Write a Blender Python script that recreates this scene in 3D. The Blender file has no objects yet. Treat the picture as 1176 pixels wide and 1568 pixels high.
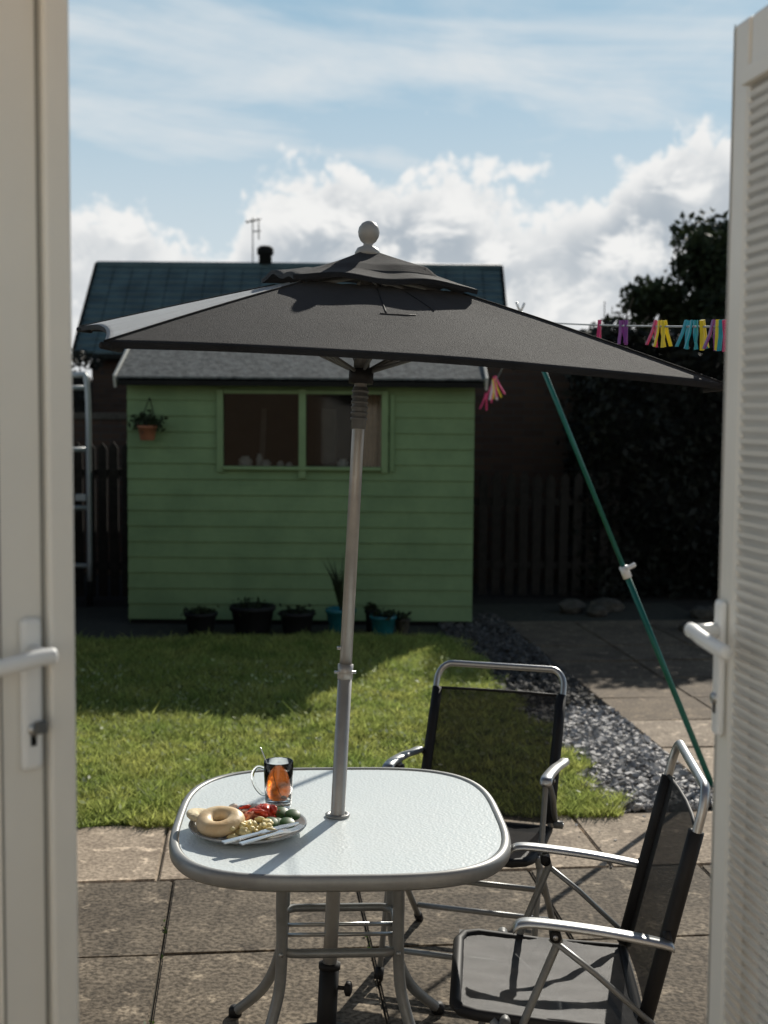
import bpy, bmesh, math, random
import numpy as np
from mathutils import Vector, Matrix, Quaternion
random.seed(7); rng=np.random.default_rng(11)
SC=bpy.context.scene
R=math.radians

# ------------------------------------------------------------ materials
def nt(m):
    m.use_nodes=True; return m.node_tree.nodes, m.node_tree.links
def mat(name,col,rough=.6,metal=0,var=.0,vscale=5,bump=0,bscale=60,col2=None,spec=.5,sheen=0,trans=0,alpha=0,island=0,detail=4,tcol=None,coat=0):
    m=bpy.data.materials.new(name); N,L=nt(m)
    b=N['Principled BSDF']; out=N['Material Output']
    b.inputs['Roughness'].default_value=rough; b.inputs['Metallic'].default_value=metal
    b.inputs['Specular IOR Level'].default_value=spec
    b.inputs['Coat Weight'].default_value=coat
    if sheen:
        b.inputs['Sheen Weight'].default_value=sheen; b.inputs['Sheen Roughness'].default_value=.4
    tc=N.new('ShaderNodeTexCoord')
    c=list(col)+[1]
    if col2 is None: col2=[x*(1-var) for x in col]
    src=None
    if var or col2!=list(col):
        nz=N.new('ShaderNodeTexNoise'); nz.inputs['Scale'].default_value=vscale; nz.inputs['Detail'].default_value=detail
        nz.inputs['Roughness'].default_value=.65
        L.new(tc.outputs['Object'],nz.inputs['Vector'])
        r=N.new('ShaderNodeValToRGB'); r.color_ramp.elements[0].position=.35; r.color_ramp.elements[1].position=.65
        r.color_ramp.elements[0].color=list(col2)+[1]; r.color_ramp.elements[1].color=c
        L.new(nz.outputs['Fac'],r.inputs['Fac']); src=r.outputs['Color']
    if island and src is not None:
        g=N.new('ShaderNodeNewGeometry'); hs=N.new('ShaderNodeHueSaturation')
        mr=N.new('ShaderNodeMapRange'); mr.inputs['To Min'].default_value=1-island; mr.inputs['To Max'].default_value=1+island
        L.new(g.outputs['Random Per Island'],mr.inputs['Value']); L.new(mr.outputs['Result'],hs.inputs['Value'])
        L.new(src,hs.inputs['Color']); src=hs.outputs['Color']
    if src is not None: L.new(src,b.inputs['Base Color'])
    else: b.inputs['Base Color'].default_value=c
    if bump:
        nb=N.new('ShaderNodeTexNoise'); nb.inputs['Scale'].default_value=bscale; nb.inputs['Detail'].default_value=3
        L.new(tc.outputs['Object'],nb.inputs['Vector'])
        bp=N.new('ShaderNodeBump'); bp.inputs['Strength'].default_value=bump; bp.inputs['Distance'].default_value=.01
        L.new(nb.outputs['Fac'],bp.inputs['Height']); L.new(bp.outputs['Normal'],b.inputs['Normal'])
    last=b.outputs['BSDF']
    if trans:
        t=N.new('ShaderNodeBsdfTranslucent'); t.inputs['Color'].default_value=list(tcol or col)+[1]
        if tcol is None and src is not None: L.new(src,t.inputs['Color'])
        mx=N.new('ShaderNodeMixShader'); mx.inputs['Fac'].default_value=trans
        L.new(last,mx.inputs[1]); L.new(t.outputs['BSDF'],mx.inputs[2]); last=mx.outputs['Shader']
    if alpha:
        t=N.new('ShaderNodeBsdfTransparent'); mx=N.new('ShaderNodeMixShader'); mx.inputs['Fac'].default_value=alpha
        L.new(last,mx.inputs[1]); L.new(t.outputs['BSDF'],mx.inputs[2]); last=mx.outputs['Shader']
    L.new(last,out.inputs['Surface'])
    return m

def brick_mat(name,c1,c2,mort,scale=1.0):
    m=bpy.data.materials.new(name); N,L=nt(m); b=N['Principled BSDF']; b.inputs['Roughness'].default_value=.9
    tc=N.new('ShaderNodeTexCoord'); sp=N.new('ShaderNodeSeparateXYZ'); ad=N.new('ShaderNodeMath'); cb=N.new('ShaderNodeCombineXYZ')
    L.new(tc.outputs['Object'],sp.inputs[0]); L.new(sp.outputs['X'],ad.inputs[0]); L.new(sp.outputs['Y'],ad.inputs[1])
    L.new(ad.outputs[0],cb.inputs['X']); L.new(sp.outputs['Z'],cb.inputs['Y'])
    t=N.new('ShaderNodeTexBrick'); t.inputs['Scale'].default_value=scale
    t.inputs['Brick Width'].default_value=.225; t.inputs['Row Height'].default_value=.075; t.inputs['Mortar Size'].default_value=.006
    t.inputs['Color1'].default_value=c1+(1,); t.inputs['Color2'].default_value=c2+(1,); t.inputs['Mortar'].default_value=mort+(1,)
    L.new(cb.outputs[0],t.inputs['Vector']); L.new(t.outputs['Color'],b.inputs['Base Color'])
    bp=N.new('ShaderNodeBump'); bp.inputs['Strength'].default_value=.5; bp.inputs['Distance'].default_value=.008; bp.invert=True
    L.new(t.outputs['Fac'],bp.inputs['Height']); L.new(bp.outputs['Normal'],b.inputs['Normal'])
    return m

# ------------------------------------------------------------ mesh helpers
def link(o,parent=None):
    SC.collection.objects.link(o)
    if parent is not None: o.parent=parent
    return o
def mesh(name,vs,fs,m=None,parent=None,smooth=False):
    me=bpy.data.meshes.new(name); me.from_pydata([tuple(v) for v in vs],[],fs); me.update()
    o=bpy.data.objects.new(name,me)
    if m:
        for mm in (m if isinstance(m,(list,tuple)) else [m]): me.materials.append(mm)
    if smooth:
        for p in me.polygons: p.use_smooth=True
    return link(o,parent)
def group(name): 
    e=bpy.data.objects.new(name,None); e.empty_display_size=.2; return link(e)
def settle(e,loc):
    "move the parent to its real place, keeping the parts where they are"
    loc=Vector(loc)
    for c in e.children:
        c.data.transform(Matrix.Translation(-loc))
    e.location=loc
def obox(name,O,ax,ay,az,ra,rb,rc,m,parent=None,bev=.003):
    O=Vector(O); ax=Vector(ax); ay=Vector(ay); az=Vector(az)
    bm=bmesh.new(); v=[]
    for k in (0,1):
        for j in (0,1):
            for i in (0,1): v.append(bm.verts.new(O+ax*ra[i]+ay*rb[j]+az*rc[k]))
    for f in ((0,2,3,1),(4,5,7,6),(0,1,5,4),(2,6,7,3),(0,4,6,2),(1,3,7,5)): bm.faces.new([v[i] for i in f])
    bmesh.ops.recalc_face_normals(bm,faces=bm.faces)
    if bev: bmesh.ops.bevel(bm,geom=bm.edges[:],offset=bev,segments=2,profile=.5,affect='EDGES')
    me=bpy.data.meshes.new(name); bm.to_mesh(me); bm.free(); me.materials.append(m)
    return link(bpy.data.objects.new(name,me),parent)
def box(name,c,s,m,parent=None,bev=.003,rz=0,rx=0,ry=0):
    Rm=Matrix.Rotation(rz,3,'Z')@Matrix.Rotation(ry,3,'Y')@Matrix.Rotation(rx,3,'X')
    return obox(name,c,Rm@Vector((1,0,0)),Rm@Vector((0,1,0)),Rm@Vector((0,0,1)),(-s[0]/2,s[0]/2),(-s[1]/2,s[1]/2),(-s[2]/2,s[2]/2),m,parent,bev)
def catmull(P,n=6,closed=False):
    P=[Vector(p) for p in P]; out=[]; N=len(P)
    rngi=range(N) if closed else range(N-1)
    for i in rngi:
        if closed: p0,p1,p2,p3=P[i-1],P[i],P[(i+1)%N],P[(i+2)%N]
        else: p0,p1,p2,p3=P[max(i-1,0)],P[i],P[i+1],P[min(i+2,N-1)]
        for k in range(n):
            t=k/n
            out.append(.5*((2*p1)+(-p0+p2)*t+(2*p0-5*p1+4*p2-p3)*t*t+(-p0+3*p1-3*p2+p3)*t**3))
    if not closed: out.append(P[-1])
    return out
def sweep(pts,r,seg=10,closed=False,flat=1.0):
    P=[Vector(p) for p in pts]; N=len(P); vs=[];fs=[]
    T=[]
    for i in range(N):
        if closed: t=P[(i+1)%N]-P[i-1]
        else: t=P[min(i+1,N-1)]-P[max(i-1,0)]
        T.append(t.normalized())
    up=Vector((0,0,1)) if abs(T[0].z)<.9 else Vector((1,0,0))
    nrm=(up-T[0]*up.dot(T[0])).normalized()
    for i in range(N):
        nrm=(nrm-T[i]*nrm.dot(T[i])).normalized(); bn=T[i].cross(nrm)
        rr=r[i] if isinstance(r,(list,tuple)) else r
        for k in range(seg):
            a=2*math.pi*k/seg; vs.append(P[i]+nrm*math.cos(a)*rr*flat+bn*math.sin(a)*rr)
    M=N if closed else N-1
    for i in range(M):
        for k in range(seg):
            a=i*seg+k; b=i*seg+(k+1)%seg; c=((i+1)%N)*seg+(k+1)%seg; d=((i+1)%N)*seg+k
            fs.append((a,b,c,d))
    if not closed:
        fs.append(tuple(range(seg))[::-1]); fs.append(tuple((N-1)*seg+k for k in range(seg)))
    return vs,fs
def tube(name,pts,r,m,parent=None,seg=10,closed=False,smooth_path=0,flat=1.0):
    if smooth_path: pts=catmull(pts,smooth_path,closed)
    vs,fs=sweep(pts,r,seg,closed,flat)
    o=mesh(name,vs,fs,m,parent,True)
    return o
def tubes(name,paths,r,m,parent=None,seg=10):
    V=[];F=[]
    for p in paths:
        vs,fs=sweep(p,r,seg); k=len(V); V+=vs; F+=[tuple(i+k for i in f) for f in fs]
    return mesh(name,V,F,m,parent,True)
def lathe(name,prof,c,m,parent=None,seg=32,axis=None):
    vs=[];fs=[]; c=Vector(c)
    q=Vector((0,0,1)).rotation_difference(Vector(axis)) if axis is not None else Quaternion()
    for (r,z) in prof:
        for k in range(seg):
            a=2*math.pi*k/seg; vs.append(c+q@Vector((r*math.cos(a),r*math.sin(a),z)))
    for i in range(len(prof)-1):
        for k in range(seg):
            a=i*seg+k;b=i*seg+(k+1)%seg; fs.append((a,b,b+seg,a+seg))
    if prof[0][0]>1e-5: fs.append(tuple(range(seg))[::-1])
    if prof[-1][0]>1e-5: fs.append(tuple((len(prof)-1)*seg+k for k in range(seg)))
    o=mesh(name,vs,fs,m,parent,True)
    return o
def npmesh(name,V,F,m,parent=None):
    "V (n,3) F (k,c)"
    me=bpy.data.meshes.new(name); n=len(V); k,c=F.shape
    me.vertices.add(n); me.vertices.foreach_set('co',V.astype(np.float32).ravel())
    me.loops.add(k*c); me.loops.foreach_set('vertex_index',F.astype(np.int32).ravel())
    me.polygons.add(k); me.polygons.foreach_set('loop_start',np.arange(0,k*c,c,dtype=np.int32)); me.polygons.foreach_set('loop_total',np.full(k,c,dtype=np.int32))
    me.update(calc_edges=True); me.validate()
    if m: me.materials.append(m)
    return link(bpy.data.objects.new(name,me),parent)
def leaves(name,C,size,m,parent=None):
    n=len(C); a=rng.normal(size=(n,3)); a/=np.linalg.norm(a,axis=1)[:,None]
    b=rng.normal(size=(n,3)); b-=a*(a*b).sum(1)[:,None]; b/=np.linalg.norm(b,axis=1)[:,None]
    s=(size*(.6+.8*rng.random(n)))[:,None]
    V=np.stack([C-a*s,C+b*s*.5,C+a*s,C-b*s*.5],1).reshape(-1,3); F=np.arange(4*n).reshape(n,4)
    return npmesh(name,V,F,m,parent)

# ------------------------------------------------------------ material library
M_pvc=mat('white_pvc',(.86,.83,.76),.38,var=.05,vscale=3)
M_pvc_g=mat('pvc_groove',(.30,.29,.26),.5,var=.1)
M_blind=mat('blind_slat',(.78,.78,.76),.5,var=.06,vscale=8)
M_glassdoor=mat('door_glass',(.55,.6,.62),.08,var=.05,alpha=.6)
M_alu=mat('satin_aluminium',(.50,.51,.51),.36,metal=.8,var=.15,vscale=20,bump=.02,bscale=200)
M_rim=mat('grey_painted_rim',(.33,.335,.325),.45,metal=.3,var=.15,vscale=18)
M_pole=mat('grey_pole_paint',(.40,.39,.37),.4,metal=.4,var=.15,vscale=15)
M_tblframe=mat('grey_painted_steel',(.25,.26,.26),.42,metal=.35,var=.2,vscale=18)
M_dark=mat('dark_plastic',(.016,.016,.017),.6,var=.3,spec=.3)
M_grey=mat('grey_plastic',(.12,.125,.125),.5,var=.2)
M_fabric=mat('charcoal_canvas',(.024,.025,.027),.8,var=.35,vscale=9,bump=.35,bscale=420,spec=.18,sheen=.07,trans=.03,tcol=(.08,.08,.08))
M_sunlit=mat('canvas_sunlit_tone',(.27,.30,.32),.7,var=.2,vscale=9,bump=.3,bscale=420,spec=.4,sheen=.3)  # left canopy panel; its sunlit sheen is painted into the base colour
M_texti=mat('black_textilene',(.010,.010,.011),.55,var=.3,vscale=40,bump=.25,bscale=700,alpha=.11,spec=.3)
M_seat=mat('black_textilene_seat',(.020,.020,.021),.55,var=.3,vscale=40,bump=.3,bscale=700,alpha=.05,spec=.36,sheen=.03)
M_wplas=mat('white_plastic',(.86,.86,.84),.35,var=.04)
M_green=mat('shed_green_paint',(.185,.28,.122),.65,var=.22,vscale=3,bump=.15,bscale=40,col2=[.138,.22,.094])
M_green2=mat('shed_trim_paint',(.195,.29,.128),.6,var=.15,vscale=6)
M_felt=mat('grey_roof_felt',(.17,.18,.17),.95,col2=[.05,.056,.055],vscale=16,bump=.6,bscale=30)
M_barge=mat('pale_bargeboard',(.5,.5,.45),.7,var=.25,vscale=8)
M_black=mat('blackened_timber',(.015,.015,.013),.85,var=.3,spec=.2)
M_shedin=mat('shed_interior',(.03,.022,.015),.9,var=.4)
M_fence=mat('weathered_fence_timber',(.035,.03,.026),.9,var=.4,vscale=12,spec=.15)
M_tcota=mat('terracotta',(.35,.14,.07),.8,var=.25,vscale=20)
M_teal=mat('teal_glaze',(.02,.16,.19),.2,var=.3,vscale=15)
M_prop=mat('green_painted_pole',(.012,.15,.115),.35,metal=.2,var=.15,vscale=12)
M_cord=mat('line_cord',(.4,.42,.42),.7,var=.1)
M_soil=mat('dark_soil',(.022,.016,.011),.95,var=.5,vscale=14,bump=.8,bscale=30)
M_stone=mat('garden_stone',(.09,.078,.06),.9,var=.5,vscale=14,bump=.5,bscale=25)
M_brick=brick_mat('brown_brick',(.075,.042,.026),(.05,.029,.02),(.05,.045,.04))
M_brick2=brick_mat('buff_brick',(.26,.19,.13),(.22,.15,.10),(.25,.24,.22))

def leafmat(name,c,c2,tr=.3,island=.45,vs=1.3):
    return mat(name,c,.6,col2=list(c2),vscale=vs,trans=tr,island=island,spec=.25)
M_grass=leafmat('grass_blades',(.50,.52,.16),(.29,.38,.10),.5,.55,3.0)
M_leafd=leafmat('dark_leaves',(.034,.046,.018),(.014,.022,.009),.12)
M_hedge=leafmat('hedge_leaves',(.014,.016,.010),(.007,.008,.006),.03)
M_weed=leafmat('weed_leaves',(.07,.11,.03),(.05,.09,.02),.3)
M_lawnsoil=mat('lawn_base',(.09,.105,.03),.95,col2=[.045,.06,.018],vscale=3,bump=.7,bscale=60)
M_bark=mat('bark',(.06,.045,.03),.9,var=.4,vscale=10,bump=.6,bscale=30)
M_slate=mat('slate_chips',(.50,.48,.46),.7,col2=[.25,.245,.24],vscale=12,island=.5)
M_slate_shade=mat('slate_chips_shade_tone',(.10,.095,.085),.8,col2=[.045,.042,.04],vscale=12,island=.4)  # same chips for the rear strip, with the shade painted into the colour

def slabmat(name,c,c2,speck):
    m=bpy.data.materials.new(name); N,L=nt(m); b=N['Principled BSDF']; b.inputs['Roughness'].default_value=.88
    b.inputs['Specular IOR Level'].default_value=.25
    tc=N.new('ShaderNodeTexCoord')
    n1=N.new('ShaderNodeTexNoise'); n1.inputs['Scale'].default_value=2.8; n1.inputs['Detail'].default_value=6; n1.inputs['Roughness'].default_value=.72
    n1.inputs['Distortion'].default_value=.8
    n2=N.new('ShaderNodeTexNoise'); n2.inputs['Scale'].default_value=60; n2.inputs['Detail'].default_value=3
    n3=N.new('ShaderNodeTexNoise'); n3.inputs['Scale'].default_value=11; n3.inputs['Detail'].default_value=3; n3.inputs['Roughness'].default_value=.6
    for x in (n1,n2,n3): L.new(tc.outputs['Object'],x.inputs['Vector'])
    r=N.new('ShaderNodeValToRGB'); e=r.color_ramp.elements; e[0].position=.36; e[1].position=.66; e[0].color=c2+(1,); e[1].color=c+(1,)
    L.new(n1.outputs['Fac'],r.inputs['Fac'])
    rw=N.new('ShaderNodeValToRGB'); rw.color_ramp.elements[0].position=.58; rw.color_ramp.elements[1].position=.68
    L.new(n3.outputs['Fac'],rw.inputs['Fac'])
    mw=N.new('ShaderNodeMix'); mw.data_type='RGBA'; mm=N.new('ShaderNodeMath'); mm.operation='MULTIPLY'; mm.inputs[1].default_value=.75
    L.new(rw.outputs['Color'],mm.inputs[0]); L.new(mm.outputs[0],mw.inputs['Factor']); L.new(r.outputs['Color'],mw.inputs['A']); mw.inputs['B'].default_value=(min(1,c[0]*1.8),min(1,c[1]*1.8),min(1,c[2]*1.8),1)
    mx=N.new('ShaderNodeMix'); mx.data_type='RGBA'; mx.blend_type='MULTIPLY'; mx.inputs['Factor'].default_value=speck
    r2=N.new('ShaderNodeValToRGB'); r2.color_ramp.elements[0].position=.38; r2.color_ramp.elements[1].position=.6
    r2.color_ramp.elements[0].color=(.3,.28,.25,1); r2.color_ramp.elements[1].color=(1.35,1.33,1.3,1)
    L.new(n2.outputs['Fac'],r2.inputs['Fac']); L.new(mw.outputs['Result'],mx.inputs['A']); L.new(r2.outputs['Color'],mx.inputs['B'])
    g=N.new('ShaderNodeNewGeometry'); hs=N.new('ShaderNodeHueSaturation'); mr=N.new('ShaderNodeMapRange')
    mr.inputs['To Min'].default_value=.85; mr.inputs['To Max'].default_value=1.12
    L.new(g.outputs['Random Per Island'],mr.inputs['Value']); L.new(mr.outputs['Result'],hs.inputs['Value']); L.new(mx.outputs['Result'],hs.inputs['Color'])
    L.new(hs.outputs['Color'],b.inputs['Base Color'])
    bp=N.new('ShaderNodeBump'); bp.inputs['Strength'].default_value=.7; bp.inputs['Distance'].default_value=.005
    L.new(n2.outputs['Fac'],bp.inputs['Height']); L.new(bp.outputs['Normal'],b.inputs['Normal'])
    return m
M_slab=slabmat('aggregate_slab',(.235,.195,.145),(.11,.09,.067),.75)
M_slab2=slabmat('sandstone_slab',(.50,.41,.31),(.27,.215,.16),.5)
M_slab3=slabmat('path_slab_shade_tone',(.20,.155,.105),(.11,.085,.06),.5)  # far path paving, colour darkened for the shade that lies over it

# ------------------------------------------------------------ garden frame (paving runs 6 degrees off the house)
CA,SA=math.cos(R(6)),math.sin(R(6))
def G(a,b,z=0): return Vector((a*CA-b*SA,a*SA+b*CA,z))

mesh('ground',[(-300,-300,-.06),(300,-300,-.06),(300,300,-.06),(-300,300,-.06)],[(0,1,2,3)],
     mat('ground_earth',(.04,.045,.022),.95,var=.5,vscale=1.5,bump=.6,bscale=12))
def sheet(name,a0,a1,b0,b1,z,m): return mesh(name,[G(a0,b0,z),G(a1,b0,z),G(a1,b1,z),G(a0,b1,z)],[(0,1,2,3)],m)
sheet('soil_border',-6,9,4.5,15,-.035,M_soil)
def slabs(name,rects,m,z0=-.03):
    bm=bmesh.new()
    for (a0,a1,b0,b1,z,) in rects:
        g=.004
        tilt=random.uniform(-.002,.002)
        cs=[(a0+g,b0+g),(a1-g,b0+g),(a1-g,b1-g),(a0+g,b1-g)]
        lo=[bm.verts.new(G(x,y,z0)) for x,y in cs]; hi=[bm.verts.new(G(x,y,z+(tilt if i in (0,3) else -tilt))) for i,(x,y) in enumerate(cs)]
        f=[bm.faces.new(hi)]
        for i in range(4): bm.faces.new((lo[i],lo[(i+1)%4],hi[(i+1)%4],hi[i]))
    ed=[e for e in bm.edges if all(v.co.z>-.02 for v in e.verts)]
    bmesh.ops.bevel(bm,geom=ed,offset=.006,segments=2,affect='EDGES')
    me=bpy.data.meshes.new(name); bm.to_mesh(me); bm.free(); me.materials.append(m)
    return link(bpy.data.objects.new(name,me))
rects=[]
edges=[4.94-.7*k for k in range(0,7)]
for j in range(len(edges)-1):
    for i in range(-7,4):
        a0=-.29+.7*i; a1=min(a0+.7,2.22)
        if a1-a0<.1: continue
        rects.append((a0,a1,edges[j+1],edges[j],random.uniform(-.002,.002)))
slabs('patio',rects,M_slab)
rects=[]
for i in range(-6,4):
    a0=-.35+.9*i; a1=min(a0+.9,2.22)
    if a1-a0>.1: rects.append((a0,a1,4.94,5.62,random.uniform(0,.004)))
slabs('patio_edging',rects,M_slab2)
rA=[];rB=[]
for j in range(14):
    for i in range(3):
        r_=(2.23+.62*i,2.23+.62*(i+1),.4+.62*j+2,.4+.62*(j+1)+2,random.uniform(-.003,.003))
        if r_[3]<12.3: (rA if r_[3]<7.5 else rB).append(r_)
slabs('garden_path',rA,M_slab2); slabs('garden_path',rB,M_slab3)  # near slabs light, far slabs with shade in their colour
sheet('joint_sand',-5.3,4.1,.6,12.2,-.014,mat('joint_sand_mat',(.06,.055,.038),.95,var=.5,vscale=25))

# lawn
def lawn():
    g=group('lawn')
    vs=[];fs=[];nx,ny=60,50
    for j in range(ny+1):
        for i in range(nx+1):
            a=-6+7.66*i/nx; b=5.63+4.75*j/ny
            z=.002+.012*math.sin(a*2.1+b)*math.sin(b*1.7)+.008*math.sin(a*5.3)*math.sin(b*4.1)
            if j==0: z=-.01
            vs.append(G(a,b,z))
    for j in range(ny):
        for i in range(nx):
            k=j*(nx+1)+i; fs.append((k,k+1,k+nx+2,k+nx+1))
    mesh('turf_base',vs,fs,M_lawnsoil,g,True)
    n=180000
    X=rng.uniform(-3.4,2.0,n); b=5.57+4.8*rng.random(n)**1.2
    a=X+b*SA
    keep=(a<1.68+.05*np.sin(b*9)+.04*np.sin(b*23))&(b>5.59+.03*np.sin(a*7)+.025*np.sin(a*19)); a=a[keep];b=b[keep]; n=len(a)
    px=a*CA-b*SA; py=a*SA+b*CA
    pz=.002+.012*np.sin(a*2.1+b)*np.sin(b*1.7)+.008*np.sin(a*5.3)*np.sin(b*4.1)
    cl=.5+.5*np.sin(a*3.3+np.sin(b*2.7)*1.5)*np.sin(b*4.1+np.sin(a*2.2)*2); cl2=.5+.5*np.sin(a*13+3*np.sin(b*7.3))*np.sin(b*15+3*np.sin(a*6.1))
    h=(.012+.018*rng.random(n)+.014*cl+.034*cl2*cl2)*(1+.8*(rng.random(n)>.96))
    th=rng.uniform(0,2*np.pi,n); w=.0034+.0032*rng.random(n)
    le=h*rng.uniform(.3,1.7,n); ph=rng.uniform(0,2*np.pi,n)
    dx=np.cos(th)*w; dy=np.sin(th)*w
    V=np.empty((n,3,3)); V[:,0]=np.stack([px-dx,py-dy,pz-.004],1); V[:,1]=np.stack([px+dx,py+dy,pz-.004],1)
    V[:,2]=np.stack([px+np.cos(ph)*le,py+np.sin(ph)*le,pz+h],1)
    npmesh('blades',V.reshape(-1,3),np.arange(3*n).reshape(n,3),M_grass,g)
    k=2200; a=rng.uniform(-3,1.6,k); b=5.7+3.5*rng.random(k)
    C=np.stack([a*CA-b*SA,a*SA+b*CA,.03+.025*rng.random(k)],1)
    leaves('clover_leaves',C,.015,mat('clover',(.50,.56,.30),.6,var=.3,island=.3,trans=.3),g)
lawn()

def chips(name,n,a0,a1,b0,b1,m,smin,smax,pw=1):
    V=[];F=[]
    for i in range(n):
        a=random.uniform(a0,a1); b=b0+(b1-b0)*random.random()**pw; s=random.uniform(smin,smax); k=len(V)
        q=Matrix.Rotation(random.uniform(0,6.3),3,'Z')@Matrix.Rotation(random.gauss(0,.4),3,'X')@Matrix.Rotation(random.gauss(0,.4),3,'Y')
        c=G(a,b,-.012+random.random()*.03); m5=random.choice((4,5,6)); 
        ring=[Vector((math.cos(2*math.pi*j/m5+random.uniform(-.3,.3))*s*random.uniform(.6,1.1),math.sin(2*math.pi*j/m5)*s*random.uniform(.4,.8),0)) for j in range(m5)]
        t=s*random.uniform(.1,.28)
        V+= [c+q@(p+Vector((0,0,t))) for p in ring]+[c+q@(p*1.1-Vector((0,0,t))) for p in ring]
        F.append(tuple(k+j for j in range(m5)))
        for j in range(m5): F.append((k+j,k+m5+j,k+m5+(j+1)%m5,k+(j+1)%m5))
    return mesh(name,V,F,m)
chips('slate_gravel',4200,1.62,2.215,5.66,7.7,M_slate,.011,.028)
chips('slate_gravel',3000,1.62,2.215,7.5,11.5,M_slate_shade,.014,.030)
chips('scattered_stones',40,1.2,2.2,4.6,5.6,M_slate,.005,.012)

pts=[]
for (a,n,bs) in ((-.29,10,(3.75,4.2,4.45)),(.41,22,(4.2,4.3,4.93))):
    for i in range(n):
        b=random.choice(bs)+random.gauss(0,.03)
        pts.append(G(a+random.gauss(0,.006),b,random.uniform(-.004,.010)))
leaves('patio_weeds',np.array([tuple(p) for p in pts]),.010,M_weed)

# ------------------------------------------------------------ shed
def shed():
    g=group('garden_shed')
    x0,x1,y0,y1,zt=-2.195,.765,11.06,13.2,2.04
    wx0,wx1,wz0,wz1=-1.40,.0,1.345,1.985
    pitch=.1345
    V=[];F=[]
    def board(xa,xb,z,ztop):
        k=len(V); yb=y0-.022; yt=y0-.004
        V.extend([(xa,yb,z),(xb,yb,z),(xb,yt,ztop),(xa,yt,ztop),(xa,y0+.01,z),(xb,y0+.01,z),(xb,y0+.01,ztop),(xa,y0+.01,ztop)])
        for f in ((0,1,2,3),(0,4,5,1),(1,5,6,2),(4,0,3,7),(3,2,6,7)): F.append(tuple(k+i for i in f))
    z=.03
    while z<zt-.01:
        zz=min(z+pitch,zt)
        if zz>wz0+.02 and z<wz1:
            board(x0,wx0,z,zz); board(wx1,x1,z,zz)
            if z<wz0: board(wx0,wx1,z,min(zz,wz0))
            if zz>wz1: board(wx0,wx1,max(z,wz1),zz)
        else: board(x0,x1,z,zz)
        z+=pitch
    mesh('front_cladding',V,F,M_green,g)
    zr=2.66
    ym=(y0+y1)/2
    for nm,x in (('left_wall',x0),('right_wall',x1)):
        s=.03 if x<0 else -.03
        vs=[(x,y0+.012,0),(x,y1,0),(x,y1,zt),(x,ym,zr-.06),(x,y0+.012,zt)]; vs+=[(a+s,b,c) for a,b,c in vs]
        mesh(nm,vs,[(0,1,2,3,4),(9,8,7,6,5),(0,5,6,1),(1,6,7,2),(2,7,8,3),(3,8,9,4),(4,9,5,0)],M_green,g)
    box('back_wall',((x0+x1)/2,y1-.02,zt/2),(x1-x0-.08,.03,zt),M_shedin,g)
    box('floor',((x0+x1)/2,ym,.015),(x1-x0-.1,y1-y0-.1,.05),M_shedin,g)
    box('bearer',((x0+x1)/2,y0+.03,-.01),(x1-x0-.02,.05,.06),M_black,g)
    yf=y0-.03
    zc=(wz0+wz1)/2
    box('window_stile_left',(wx0+.0,yf,zc-.01),(.055,.045,wz1-wz0+.06),M_green2,g)
    box('window_stile_right',(wx1+.0,yf,zc-.01),(.055,.045,wz1-wz0+.06),M_green2,g)
    box('window_mullion',(-.70,yf-.004,zc-.03),(.06,.05,wz1-wz0+.12),M_green2,g)
    box('window_sill',((wx0+wx1)/2,yf-.012,wz0-.005),(wx1-wx0-.06,.07,.03),M_green2,g)
    box('window_head',((wx0+wx1)/2,yf,wz1),(wx1-wx0-.06,.04,.03),M_green2,g)
    box('trim_right',(.035+.03,yf+.004,zc-.02),(.035,.03,wz1-wz0+.02),M_green,g)
    gl=bpy.data.materials.new('shed_glass'); N,L=nt(gl); N.remove(N['Principled BSDF'])
    tr=N.new('ShaderNodeBsdfTransparent'); tr.inputs['Color'].default_value=(.5,.52,.5,1); gs=N.new('ShaderNodeBsdfGlossy'); gs.inputs['Roughness'].default_value=.05
    mx=N.new('ShaderNodeMixShader'); mx.inputs['Fac'].default_value=.03
    L.new(tr.outputs[0],mx.inputs[1]); L.new(gs.outputs[0],mx.inputs[2]); L.new(mx.outputs[0],N['Material Output'].inputs['Surface'])
    for i,(a,b) in enumerate(((wx0+.03,-.73),(-.67,wx1-.03))):
        mesh('pane_%d'%i,[(a,y0-.012,wz0),(b,y0-.012,wz0),(b,y0-.012,wz1),(a,y0-.012,wz1)],[(0,1,2,3)],gl,g)
    Mc=mat('tan_curtain',(.55,.36,.23),.9,var=.2,vscale=20)
    vs=[];fs=[]
    for i in range(17):
        x=-.19+.17*i/16; vs+= [(x,y0+.06+.012*math.sin(i*1.6),wz0),(x,y0+.06+.012*math.sin(i*1.6),wz1)]
    for i in range(16): fs.append((2*i,2*i+2,2*i+3,2*i+1))
    mesh('curtain',vs,fs,Mc,g,True)
    box('inner_shelf',(-.7,y0+.14,wz0-.02),(1.36,.2,.02),M_shedin,g)
    Ms=mat('pale_reflection',(.5,.48,.43),.35,var=.2)  # invented shelf items, in place of pale reflections in the panes
    for i,(x,r,h) in enumerate(((-1.20,.06,.10),(-1.08,.03,.12),(-1.02,.045,.07),(-.9,.03,.06),(-.82,.03,.05),(-.36,.05,.08))):
        lathe('reflection_jar_%d'%i,[(r*.9,0),(r,.01),(r,h*.7),(r*.6,h*.85),(r*.6,h)],(x,y0+.1+.03*(i%2),wz0-.01),Ms,g,16)
    Mdc=mat('grey_reflection',(.17,.155,.14),.9,var=.3)  # invented upright shapes, also in place of window reflections
    box('reflection_board',(-1.1,y0+.6,1.5),(.05,.02,.7),Mdc,g,ry=.05)
    box('reflection_coat',(-.5,y0+.6,1.6),(.14,.05,.5),Mdc,g,bev=.02)
    ye=y0-.21; yb=y1+.21; xe0=x0-.05; xe1=x1+.07
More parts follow.
